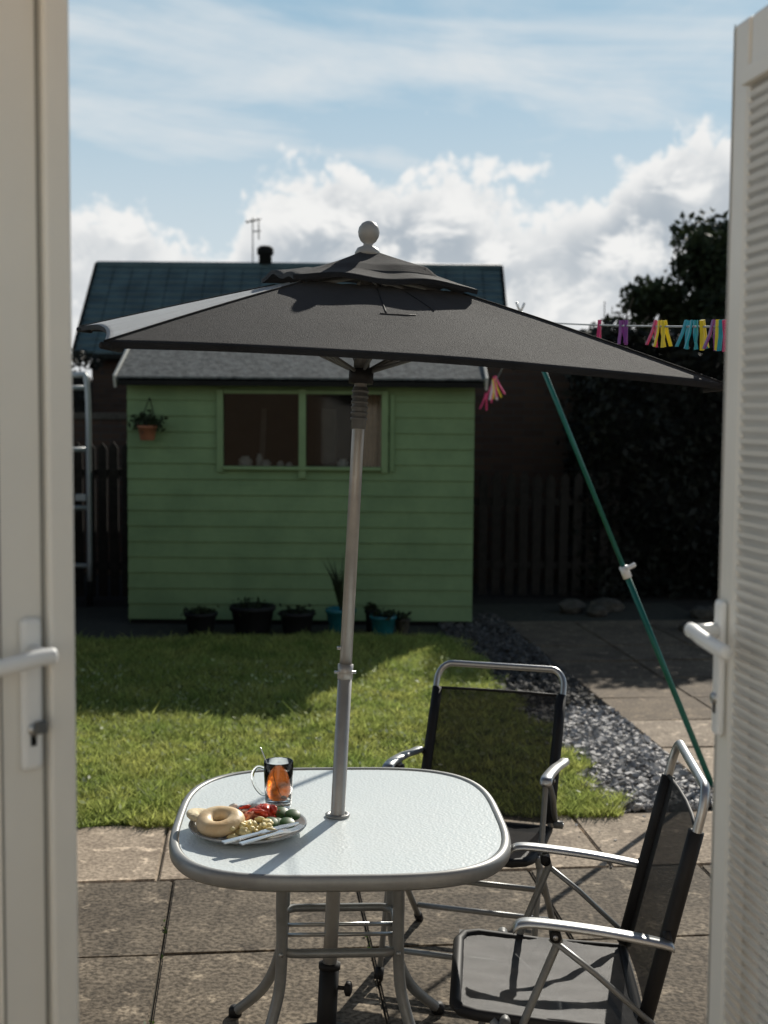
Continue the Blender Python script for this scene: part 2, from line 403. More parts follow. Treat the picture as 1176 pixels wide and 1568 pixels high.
    ze=2.10; 
    def slope(nm,ya,za,yb_,zb):
        n=2; V=[];F=[]
        for k in range(n):
            t0=k/n; t1=(k+1)/n
            ya0=ya+(yb_-ya)*t0; yb0=ya+(yb_-ya)*(t1+.01); za0=za+(zb-za)*t0+.005; zb0=za+(zb-za)*t1+.002
            q=len(V); V+= [(xe0,ya0,za0),(xe1,ya0,za0),(xe1,yb0,zb0),(xe0,yb0,zb0),(xe0,ya0,za0-.03),(xe1,ya0,za0-.03),(xe1,yb0,zb0-.02),(xe0,yb0,zb0-.02)]
            for f in ((0,1,2,3),(4,5,1,0),(4,7,6,5),(0,3,7,4),(1,5,6,2),(3,2,6,7)): F.append(tuple(q+i for i in f))
        mesh(nm,V,F,M_felt,g)
    slope('roof_front',ye,ze,ym,zr); slope('roof_back',yb,ze,ym,zr)
    obox('eave_fascia',((xe0+xe1)/2,ye+.012,ze-.035),(1,0,0),(0,1,0),(0,0,1),((xe0-xe1)/2+.01,(xe1-xe0)/2-.01),(-.012,.012),(-.035,.028),M_black,g)
    for nm,x in (('bargeboard_left',xe0-.014),('bargeboard_right',xe1+.014)):
        for sfx,ys in (('_front',ye),('_back',yb)):
            d=Vector((0,ym-ys,zr-ze)); ln=d.length; d.normalize(); nn=Vector((0,-d.z,d.y)) if ys<ym else Vector((0,d.z,-d.y))
            if nn.z<0: nn=-nn
            obox(nm+sfx,(x,ys,ze),(1,0,0),d,nn,(-.011,.011),(-.02,ln-.002),(-.09,.02),M_barge,g)
    settle(g,((x0+x1)/2,ym,0))
shed()

def hanging_pot():
    g=group('hanging_plant_pot'); c=(-2.0,10.92,1.57)
    lathe('pot',[(.055,0),(.06,.005),(.078,.10),(.086,.10),(.088,.125),(.078,.125),(.07,.09),(.0,.09)],c,M_tcota,g,24)
    C=np.array(c)+np.array([0,0,.15])+rng.normal(size=(260,3))*np.array([.06,.05,.035])
    leaves('plant',C,.025,M_leafd,g)
    tubes('hanger',[[(-2.08,10.93,1.68),(-2.0,11.03,1.93)],[(-1.92,10.93,1.68),(-2.0,11.03,1.93)]],.004,M_black,g,6)
    settle(g,c)
hanging_pot()

def pot(name,x,y,r,h,m,plant=None,sq=False):
    g=group(name)
    lathe('tub',[(r*.72,0),(r*.76,.01),(r*.98,h*.86),(r*1.07,h*.87),(r*1.07,h),(r*.96,h),(r*.93,h*.88),(0,h*.86)],(x,y,-.03),m,g,28)
    if plant=='spiky':
        P=[]
        for i in range(22):
            a=random.uniform(0,6.3); l=random.uniform(.2,.42); s=random.uniform(.1,.5)
            P.append([(x,y,h-.05),(x+math.cos(a)*s*l*.5,y+math.sin(a)*s*l*.5,h+l*.6),(x+math.cos(a)*s*l,y+math.sin(a)*s*l,h+l)])
        V=[];F=[]
        for p in P:
            vs,fs=sweep(p,[.008,.006,.001],5); k=len(V); V+=vs; F+=[tuple(i+k for i in f) for f in fs]
        mesh('spiky_leaves',V,F,M_leafd,g)
    elif plant=='low':
        C=np.array([x,y,h-.03])+rng.normal(size=(120,3))*np.array([r*.45,r*.45,.02]); leaves('plant',C,.025,M_leafd,g)
    settle(g,(x,y,0))
pot('plant_tub',-1.50,10.55,.13,.20,M_dark,'low')
pot('plant_tub',-1.08,10.60,.18,.25,M_dark,'low')
pot('plant_tub',-.71,10.55,.14,.21,M_dark,'low')
pot('teal_plant_pot',-.35,10.55,.12,.24,M_teal,'spiky')
pot('teal_plant_pot',.0,10.45,.105,.20,M_teal,'low')
pot('small_plant_pot',.16,10.55,.06,.16,M_stone,'low')
pot('small_plant_pot',-.1,10.75,.05,.2,M_black,'low')

# ------------------------------------------------------------ picket fences, garden wall, gate, stones
def pickets(name,xa,xb,y,h,pitch,w):
    g=group(name); n=int((xb-xa)/pitch)
    V=[];F=[]
    for i in range(n+1):
        x=xa+i*pitch; hh=h+random.uniform(-.015,.015); t=random.uniform(-.01,.01)
        k=len(V)
        for yy in (y-.01,y+.01): V+= [(x-w/2,yy,0),(x+w/2,yy,0),(x+w/2+t,yy,hh-.06),(x+t,yy,hh),(x-w/2+t,yy,hh-.06)]
        F+= [tuple(k+j for j in (0,1,2,3,4)),tuple(k+5+j for j in (4,3,2,1,0))]
        for j in range(5): F.append((k+j,k+5+j,k+5+(j+1)%5,k+(j+1)%5))
    mesh('palings',V,F,M_fence,g)
    for i,z in enumerate((.3,h-.3)): box('rail_%d'%i,((xa+xb)/2,y+.03,z),(xb-xa+.1,.035,.07),M_fence,g)
    for i,x in enumerate((xa-.03,xb+.03)): box('post_%d'%i,(x,y+.06,h/2),(.08,.08,h+.05),M_fence,g)
    settle(g,((xa+xb)/2,y,0))
pickets('picket_fence',.86,2.3,12.95,1.24,.135,.085)
pickets('picket_fence',-3.9,-2.3,12.6,1.52,.115,.085)
g=group('brick_garden_wall')
box('wall',(2.3,14.2,1.3),(3.4,.22,2.7),M_brick,g); box('coping',(2.3,14.2,2.68),(3.46,.28,.07),M_stone,g); settle(g,(2.3,14.2,0))
g=group('brick_garden_wall')
box('wall',(-3.4,14.6,.85),(6.4,.22,1.75),M_brick,g); box('coping',(-3.4,14.6,1.76),(6.46,.28,.07),M_stone,g); settle(g,(-3.4,14.6,0))
def side_fence():
    g=group('panel_fence')
    for i in range(5):
        y=4.5+1.85*i
        box('post_%d'%i,(-3.95,y,.9),(.09,.09,1.85),M_fence,g)
        for k in range(12): box('board_%d_%d'%(i,k),(-3.95+.01*(k%2),y+.92,.12+.145*k),(.015,1.76,.16),M_fence,g,bev=0)
    settle(g,(-3.95,8.5,0))
side_fence()
def gate():
    g=group('metal_garden_gate'); y=12.2; m=mat('pale_metal_tube',(.5,.53,.54),.4,metal=.3,var=.1)
    tube('frame',catmull([(-3.4,y,.2),(-3.4,y,1.2),(-3.4,y,2.02),(-3.32,y,2.14),(-2.9,y,2.15),(-2.80,y,2.06),(-2.79,y,1.2),(-2.79,y,.2)],4),.026,m,g,10)
    tubes('bars',[[(-3.4,y,z),(-2.79,y,z)] for z in (2.03,1.45,.9,.35)],.022,m,g,8)
    tubes('feet',[[(-3.4,y,.2),(-3.4,y,-.03)],[(-2.79,y,.2),(-2.79,y,-.03)]],.03,M_black,g,8)
    box('latch',(-2.86,y-.03,1.0),(.1,.04,.06),m,g)
    settle(g,(-3.1,y,0))
gate()
def rocks():
    bm=bmesh.new()
    for (x,y,s) in ((1.75,11.9,.12),(1.95,11.7,.10),(2.1,12.0,.12),(2.6,10.8,.09),(2.9,11.6,.12)):
        mm=Matrix.Translation((x,y,s*.25))@Matrix.Rotation(random.random()*6,4,'Z')@Matrix.Diagonal((s*1.4,s,s*.6,1))
        r=bmesh.ops.create_icosphere(bm,subdivisions=2,radius=1,matrix=mm)
        for v in r['verts']: v.co+=Vector((random.gauss(0,1),random.gauss(0,1),random.gauss(0,1)))*s*.09
    me=bpy.data.meshes.new('rockery_stones'); bm.to_mesh(me); bm.free(); me.materials.append(M_stone); link(bpy.data.objects.new('rockery_stones',me))
rocks()

def hedge(name,x0,x1,y0,y1,h,n,seed=0,twigs=True):
    g=group(name)
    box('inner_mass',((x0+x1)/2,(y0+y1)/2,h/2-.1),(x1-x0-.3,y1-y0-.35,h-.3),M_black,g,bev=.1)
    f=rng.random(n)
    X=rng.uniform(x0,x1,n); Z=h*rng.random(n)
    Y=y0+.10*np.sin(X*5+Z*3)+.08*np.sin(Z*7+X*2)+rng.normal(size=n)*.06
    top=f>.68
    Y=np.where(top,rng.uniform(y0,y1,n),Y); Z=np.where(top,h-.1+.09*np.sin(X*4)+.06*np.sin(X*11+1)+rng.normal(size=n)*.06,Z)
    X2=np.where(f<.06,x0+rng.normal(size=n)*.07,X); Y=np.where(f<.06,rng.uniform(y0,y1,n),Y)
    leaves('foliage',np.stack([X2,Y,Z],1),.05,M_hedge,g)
    if twigs:
        P=[]
        for i in range(14):
            x=random.uniform(2.25,2.55); y=random.uniform(13.2,13.8); l=random.uniform(.15,.42); dx=random.gauss(0,.12)
            P.append([(x,y,2.4),(x+dx*.6,y,2.55+l*.5),(x+dx*1.4,y,2.6+l)])
        tubes('twigs',P,.005,M_bark,g,5)
    settle(g,((x0+x1)/2,(y0+y1)/2,0))
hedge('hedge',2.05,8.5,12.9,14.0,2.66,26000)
hedge('hedge',-12,-4.2,18.6,19.6,2.6,9000,twigs=False)

def tree(name,base,h,crown_c,rad,n,leafm,leaf=.09,ncl=70):
    g=group(name); b=Vector(base); c=Vector(crown_c)
    tr=[b,b.lerp(c,.4)+Vector((.1,0,0)),b.lerp(c,.8)+Vector((-.08,.05,0)),c+Vector((0,0,rad[2]*.5))]
    tube('trunk',catmull(tr,6),[.2-.17*i/18 for i in range(19)],M_bark,g,10)
    CL=[]
    limbs=[]
    while len(CL)<ncl:
        v=rng.normal(size=3); v/=np.linalg.norm(v); r=rng.random()**.45
        p=np.array([v[0]*rad[0],v[1]*rad[1],v[2]*rad[2]])*r
        p*=1+.12*math.sin(v[0]*6+v[2]*5)
        CL.append(np.array(c)+p)
    for p in CL[::3]:
        P=Vector(p); s=b.lerp(c,random.uniform(.5,1.0)); limbs.append([s,s.lerp(P,.5)+Vector((0,0,.1)),P])
    tubes('limbs',limbs,.03,M_bark,g,6)
    L=[]
    for p in CL:
        k=n//ncl; q=rng.normal(size=(k,3)); q/=np.linalg.norm(q,axis=1)[:,None]; q*=(rng.random(k)**.5)[:,None]*rng.uniform(.22,.5)*rad[0]*.75
        q[:,2]*=.7; L.append(q+p)
    leaves('foliage',np.concatenate(L),leaf,leafm,g)
    settle(g,b)
tree('broadleaf_tree',(5.7,20,0),5,(5.70,20,3.35),(1.65,1.5,1.55),40000,M_leafd,.07,110)
tree('shrub_tree',(3.2,17.5,0),3,(3.3,17.5,2.05),(.85,.8,.75),6000,M_weed,.06,30)

# ------------------------------------------------------------ neighbouring bungalow
def bungalow():
    g=group('brick_bungalow')
    x0,x1=-4.85,1.93; ye,yr,yb=20.3,22.0,23.7; ze,zr=2.72,4.27
    roofm=bpy.data.materials.new('slate_roof_tiles'); N,L=nt(roofm); b=N['Principled BSDF']; b.inputs['Roughness'].default_value=.6
    tc=N.new('ShaderNodeTexCoord'); nz=N.new('ShaderNodeTexNoise'); nz.inputs['Scale'].default_value=2.5; nz.inputs['Detail'].default_value=5
    L.new(tc.outputs['Object'],nz.inputs['Vector']); r=N.new('ShaderNodeValToRGB')
    r.color_ramp.elements[0].color=(.045,.075,.08,1); r.color_ramp.elements[1].color=(.08,.13,.135,1); r.color_ramp.elements[0].position=.35; r.color_ramp.elements[1].position=.65
    L.new(nz.outputs['Fac'],r.inputs['Fac']); L.new(r.outputs['Color'],b.inputs['Base Color'])
    def slope(nm,ya,za,yb_,zb):
        n=14;V=[];F=[]
        for k in range(n):
            t0=k/n;t1=(k+1)/n
            cols=22
            for c in range(cols):
                xa=x0+(x1-x0)*c/cols; xb=x0+(x1-x0)*(c+1)/cols-.012; j=random.uniform(-.004,.004)
                q=len(V); ya0=ya+(yb_-ya)*t0; y1_=ya+(yb_-ya)*(t1+.012); z0=za+(zb-za)*t0+.04+j; z1_=za+(zb-za)*(t1+.012)+.0+j
                V+= [(xa,ya0,z0),(xb,ya0,z0),(xb,y1_,z1_),(xa,y1_,z1_),(xa,ya0,z0-.05),(xb,ya0,z0-.05)]
                F+= [(q,q+1,q+2,q+3),(q+4,q+5,q+1,q)]
        mesh(nm,V,F,roofm,g)
        mesh(nm+'_underlay',[(x0,ya,za-.05),(x1,ya,za-.05),(x1,yb_,zb-.05),(x0,yb_,zb-.05)],[(0,1,2,3)],M_black,g)
    slope('roof_front',ye,ze,yr,zr); slope('roof_back',yb,ze,yr,zr)
    tube('ridge_tiles',[(x0-.01,yr,zr+.0),(x1+.01,yr,zr+.0)],.07,roofm,g,12)
    V=[(x0+.2,ye+.3,0),(x1-.2,ye+.3,0),(x1-.2,yb-.3,0),(x0+.2,yb-.3,0),(x0+.2,ye+.3,2.75),(x1-.2,ye+.3,2.75),(x1-.2,yb-.3,2.75),(x0+.2,yb-.3,2.75),(x0+.2,yr,zr-.12),(x1-.2,yr,zr-.12)]
    mesh('walls',V,[(0,1,5,4),(1,2,6,9,5),(2,3,7,6),(3,0,4,8,7)],M_brick,g)
    box('gutter',((x0+x1)/2,ye-.05,ze-.05),(x1-x0,.11,.09),M_black,g,bev=.02)
    for nm,x in (('verge_left',x0-.02),('verge_right',x1+.02)):
        for s,ys in (('_front',ye),('_back',yb)):
            d=Vector((0,yr-ys,zr-ze)); ln=d.length; d.normalize(); nn=Vector((0,-d.z,d.y)); nn=nn if nn.z>0 else -nn
            obox(nm+s,(x,ys,ze),(1,0,0),d,nn,(-.018,.018),(0,ln),(-.16,.06),M_black,g)
    Mg=mat('dark_window_glass',(.03,.035,.04),.08,var=.1)
    for i,x in enumerate((-2.9,-.2)):
        box('window_frame_%d'%i,(x,ye+.28,1.55),(1.3,.08,1.1),M_wplas,g); box('window_glass_%d'%i,(x-.3,ye+.235,1.55),(.52,.02,.96),Mg,g); box('window_glass_b%d'%i,(x+.3,ye+.235,1.55),(.52,.02,.96),Mg,g)
    lathe('flue_pot',[(.11,0),(.11,.16),(.14,.17),(.14,.27),(.09,.31),(.0,.32)],(-2.03,yr,zr+.03),M_black,g,16)
    P=[[(-2.24,yr,zr-.2),(-2.24,yr,5.08)],[(-2.36,yr,5.0),(-2.10,yr,5.06)],[(-2.24,yr,4.85),(-2.1,yr,4.86)]]
    for k in range(4): P.append([(-2.33+.06*k,yr-.12,5.01+.012*k),(-2.33+.06*k,yr+.12,5.01+.012*k)])
    P.append([(-2.14,yr,4.72),(-2.14,yr,5.06)])
    tubes('tv_aerial',P,.010,M_grey,g,6)
    settle(g,((x0+x1)/2,yr,0))
bungalow()

# ------------------------------------------------------------ own house: wall round the doorway, doors, added unseen room floor and walls
def house_wall():
    g=group('brick_house'); y=1.02; t=.22
    obox('wall_left',(0,y,0),(1,0,0),(0,1,0),(0,0,1),(-5,-1.0),(0,t),(-.05,2.42),M_brick2,g,0)
    obox('wall_right',(0,y,0),(1,0,0),(0,1,0),(0,0,1),(.70,5),(0,t),(-.05,2.42),M_brick2,g,0)
    obox('wall_head',(0,y,0),(1,0,0),(0,1,0),(0,0,1),(-5,5),(0,t),(2.425,3.0),M_brick2,g,0)
    obox('jamb_left',(0,y,0),(1,0,0),(0,1,0),(0,0,1),(-.998,-.93),(.08,t+.01),(.2,2.42),M_pvc,g)
    obox('jamb_right',(0,y,0),(1,0,0),(0,1,0),(0,0,1),(.635,.698),(.08,t+.01),(.2,2.42),M_pvc,g)
    obox('frame_head',(0,y,0),(1,0,0),(0,1,0),(0,0,1),(-.928,.633),(.08,t+.01),(2.385,2.42),M_pvc,g)
    obox('threshold',(0,y,0),(1,0,0),(0,1,0),(0,0,1),(-1,.7),(-.04,t+.05),(-.05,.22),M_stone,g)
    obox('unseen_bounce_floor',(0,0,0),(1,0,0),(0,1,0),(0,0,1),(-2.4,2.2),(-3.5,.975),(.1,.215),mat('pale_bounce_floor',(.62,.50,.37),.5,var=.2,vscale=6),g,0)  # unseen; pale floor and room walls added to bounce light onto the doors
    Mw=mat('cream_bounce_wall',(.82,.78,.70),.9,var=.03)
    obox('unseen_bounce_back_wall',(0,0,0),(1,0,0),(0,1,0),(0,0,1),(-2.4,2.2),(-3.7,-3.505),(.1,2.6),Mw,g,0)
    obox('unseen_bounce_side_wall_left',(0,0,0),(1,0,0),(0,1,0),(0,0,1),(-2.6,-2.405),(-3.7,1.015),(.1,2.6),Mw,g,0)
    obox('unseen_bounce_side_wall_right',(0,0,0),(1,0,0),(0,1,0),(0,0,1),(2.205,2.4),(-3.7,1.015),(.1,2.6),Mw,g,0)
    settle(g,(0,y,0))
house_wall()

def door(name,hinge,free,side,blind):
    g=group(name); H=Vector((hinge[0],hinge[1],0)); Fp=Vector((free[0],free[1],0)); e=(Fp-H); W=e.length; e.normalize()
    n=Vector((e.y,-e.x,0))*side; Z=Vector((0,0,1)); z0,z1=.24,(2.358 if blind else 2.375)
    def b(nm,a,z,q,m,bev=.003): return obox(nm,H,e,Z,n,a,z,q,m,g,bev)
    sw=.060 if blind else .104
    b('stile_free',(W-sw,W),(z0,z1),(-.058,0),M_pvc,.006)
    b('stile_hinge',(0,.1),(z0,z1),(-.058,0),M_pvc,.006)
    b('rail_top',(.101,W-sw-.001),(z1-(.075 if blind else .11),z1),(-.058,-.001),M_pvc,.006)
    b('rail_bottom',(.101,W-sw-.001),(z0,z0+.14),(-.058,-.001),M_pvc,.006)
    b('flange',(W-.02,W+.006),(z0-.01,z1+.004),(-.075,-.0585),M_pvc,.003)
    if not blind:
        b('raised_lip',(W-.036,W+.002),(z0,z1),(.0005,.012),M_pvc,.005)
        b('groove',(W-.0425,W-.037),(z0,z1),(.0004,.0012),M_pvc_g,0)
        b('groove_inner',(W-.1010,W-.098),(z0,z1),(.0004,.0012),M_pvc_g,0)
        b('bead_inner',(W-.125,W-.1045),(z0+.14,z1-.11),(-.03,-.008),M_pvc,.006)
    else:
        b('bead_inner',(W-sw-.008,W-sw-.001),(z0+.14,z1-.075),(-.02,.001),M_pvc,.002)
        b('edge_groove',(W-.013,W-.010),(z0,z1),(.0004,.001),M_pvc_g,0)
    b('glass',(.09,W-sw),(z0+.13,z1-.07),(-.034,-.028),M_glassdoor,0)
    if blind:
        V=[];F=[]; z=z0+.16
        while z<z1-.085:
            k=len(V)
            for s in (0,1):
                a=.105 if s==0 else W-sw-.01
                prof=[(-.007,.0),(-.002,.006),(.002,.012),(.004,.018)]
                for (q,dz) in prof: V.append(H+e*a+Z*(z+dz)+n*q)
                for (q,dz) in reversed(prof): V.append(H+e*a+Z*(z+dz-.0012)+n*(q-.0008))
            for i in range(8): F.append((k+i,k+(i+1)%8,k+8+(i+1)%8,k+8+i))
            F.append(tuple(k+i for i in range(8))); F.append(tuple(k+8+i for i in reversed(range(8))))
            z+=.0165
        mesh('blind_slats',V,F,M_blind,g,False)
        b('blind_headrail',(.105,W-sw-.006),(z1-.1,z1-.076),(-.012,.014),M_pvc,.002)
    hc=W-(.03 if blind else .061)
    zc=1.435
    b('handle_backplate',(hc-.015,hc+.015),(zc-.10,zc+.10),(.0005,.012),M_wplas,.007)
    zl=zc+.055
    p0=H+e*hc+Z*zl
    tube('handle_neck',[p0+n*.006,p0+n*.03,p0+n*.048],[.012,.010,.0105],M_wplas,g,14)
    tube('handle_lever',catmull([p0+n*.048+e*.012,p0+n*.050-e*.01,p0+n*.052-e*.04-Z*.003,p0+n*.050-e*.085-Z*.008,p0+n*.046-e*.118-Z*.012],5),[.0085]+[.0095]*19+[.007],M_wplas,g,14,flat=1.15)
    p1=H+e*hc+Z*(zc-.045)
    tube('lock_cylinder',[p1+n*.004,p1+n*.016],.0085,M_alu,g,16)
    obox('lock_slot',p1,e,Z,n,(-.004,.004),(-.022,-.008),(.0121,.0130),M_black,g,0)
    if not blind:
        obox('key_bow',p1+n*.018,e,Z,n,(-.003,.012),(-.004,.012),(0,.012),M_grey,g,.003)
    for i,zz in enumerate((.5,1.3,2.1)):
        tube('hinge_%d'%i,[H-n*.065+Z*zz,H-n*.065+Z*(zz+.1)],.012,M_wplas,g,10)
    settle(g,H)
door('white_patio_door',(-.912,1.25),(-.415,1.70),1,False)
door('white_patio_door',(.594,1.255),(.4935,1.90),-1,True)

# ------------------------------------------------------------ table
TC=Vector((-.115,3.485,0)); TR=R(3)
def superel(a,b,n,k,th):
    c,s=math.cos(th),math.sin(th)
    x=a*math.copysign(abs(c)**(2/n),c); y=b*math.copysign(abs(s)**(2/n),s)
    return Vector((x*math.cos(TR)-y*math.sin(TR),x*math.sin(TR)+y*math.cos(TR),k))
def glass_table_mat():
    m=bpy.data.materials.new('pebbled_table_glass'); N,L=nt(m); b=N['Principled BSDF']
    b.inputs['Roughness'].default_value=.28; b.inputs['Specular IOR Level'].default_value=.6
    tc=N.new('ShaderNodeTexCoord'); vo=N.new('ShaderNodeTexVoronoi'); vo.inputs['Scale'].default_value=140; vo.feature='SMOOTH_F1'
    L.new(tc.outputs['Object'],vo.inputs['Vector']); bp=N.new('ShaderNodeBump'); bp.inputs['Strength'].default_value=.6; bp.inputs['Distance'].default_value=.002
    L.new(vo.outputs['Distance'],bp.inputs['Height']); L.new(bp.outputs['Normal'],b.inputs['Normal'])
    nz=N.new('ShaderNodeTexNoise'); nz.inputs['Scale'].default_value=5; nz.inputs['Detail'].default_value=5; L.new(tc.outputs['Object'],nz.inputs['Vector'])
    r=N.new('ShaderNodeValToRGB'); r.color_ramp.elements[0].color=(.83,.91,.91,1); r.color_ramp.elements[1].color=(.90,.95,.94,1); L.new(nz.outputs['Fac'],r.inputs['Fac']); L.new(r.outputs['Color'],b.inputs['Base Color'])
    t=N.new('ShaderNodeBsdfTranslucent'); t.inputs['Color'].default_value=(.75,.85,.82,1); mx=N.new('ShaderNodeMixShader'); mx.inputs['Fac'].default_value=.04
    L.new(b.outputs[0],mx.inputs[1]); L.new(t.outputs[0],mx.inputs[2]); L.new(mx.outputs[0],N['Material Output'].inputs['Surface'])
    return m
def table():
    g=group('patio_table'); K=96; A=.438; B=.472; n=3.4
    vs=[];fs=[]
    for z in (.694,.699):
        vs+= [TC+superel(A-.012,B-.012,n,z,2*math.pi*k/K) for k in range(K)]
    fs=[tuple(range(K))[::-1],tuple(K+k for k in range(K))]+[(k,(k+1)%K,K+(k+1)%K,K+k) for k in range(K)]
    mesh('glass_top',vs,fs,glass_table_mat(),g)
    prof=[(-.010,.7005),(-.004,.7035),(.004,.703),(.011,.697),(.013,.686),(.012,.672),(.006,.664),(-.004,.664),(-.006,.672),(-.008,.692),(-.010,.695)]
    vs=[];fs=[];m=len(prof)
    for k in range(K):
        th=2*math.pi*k/K
        for (o,z) in prof: vs.append(TC+superel(A+o,B+o,n,z,th))
    for k in range(K):
        for j in range(m):
            a=k*m+j;b_=k*m+(j+1)%m;c=((k+1)%K)*m+(j+1)%m;d=((k+1)%K)*m+j; fs.append((a,d,c,b_))
    mesh('metal_rim',vs,fs,M_rim,g,True)
    w=.155
    for sx in (-1,1):
        for sy in (-1,1):
            P=[(sx*.36,sy*.36,.665),(sx*.22,sy*.24,.655),(sx*(w+.005),sy*(w+.01),.62),(sx*w,sy*w,.5),(sx*w,sy*w,.36),(sx*(w+.012),sy*(w+.012),.25),(sx*(w+.06),sy*(w+.06),.12),(sx*(w+.15),sy*(w+.13),.012)]
            P=[TC+Matrix.Rotation(TR,3,'Z')@Vector(p) for p in P]
            tube('leg_%d%d'%(sx+1,sy+1),catmull(P,6),.0155,M_tblframe,g,12)
            lathe('foot_%d%d'%(sx+1,sy+1),[(.02,0),(.02,.02),(.014,.03)],P[-1]-Vector((0,0,.012)),M_dark,g,12)
            q=P[4]; 
            lathe('bolt_%d%d'%(sx+1,sy+1),[(.006,0),(.006,.006),(0,.008)],q+Vector((0,-.015,.02)),M_alu,g,8,axis=(0,-1,0))
    def ring(nm,h,z,r,rad):
        P=[]
        for (cx,cy,a0) in ((1,1,0),(-1,1,90),(-1,-1,180),(1,-1,270)):
            for k in range(7):
                a=R(a0+15*k); P.append(TC+Matrix.Rotation(TR,3,'Z')@Vector((cx*(h-rad)+rad*math.cos(a),cy*(h-rad)+rad*math.sin(a),z)))
        tube(nm,P,r,M_tblframe,g,10,closed=True)
    ring('ring_brace',.160,.378,.012,.045); ring('top_brace',.2,.672,.009,.05)
    Rz=Matrix.Rotation(TR,3,'Z')
    tubes('pole_bracket',[[TC+Rz@Vector((-.16,y,.378)),TC+Rz@Vector((.16,y,.378))] for y in (-.035,.035)],.006,M_alu,g,8)
    lathe('parasol_collar',[(.024,-.01),(.026,0),(.034,.001),(.034,.006),(.024,.008),(.022,.0)],PB+Vector((0,0,.70-PB.z)),M_rim,g,24)
    settle(g,TC)
PB=Vector((-.121,3.48,.70)); PT=Vector((-.05,3.62,2.26)); PD=(PT-PB).normalized()
def pole_at(z): return PB+(PT-PB)*((z-PB.z)/(PT.z-PB.z))
table()

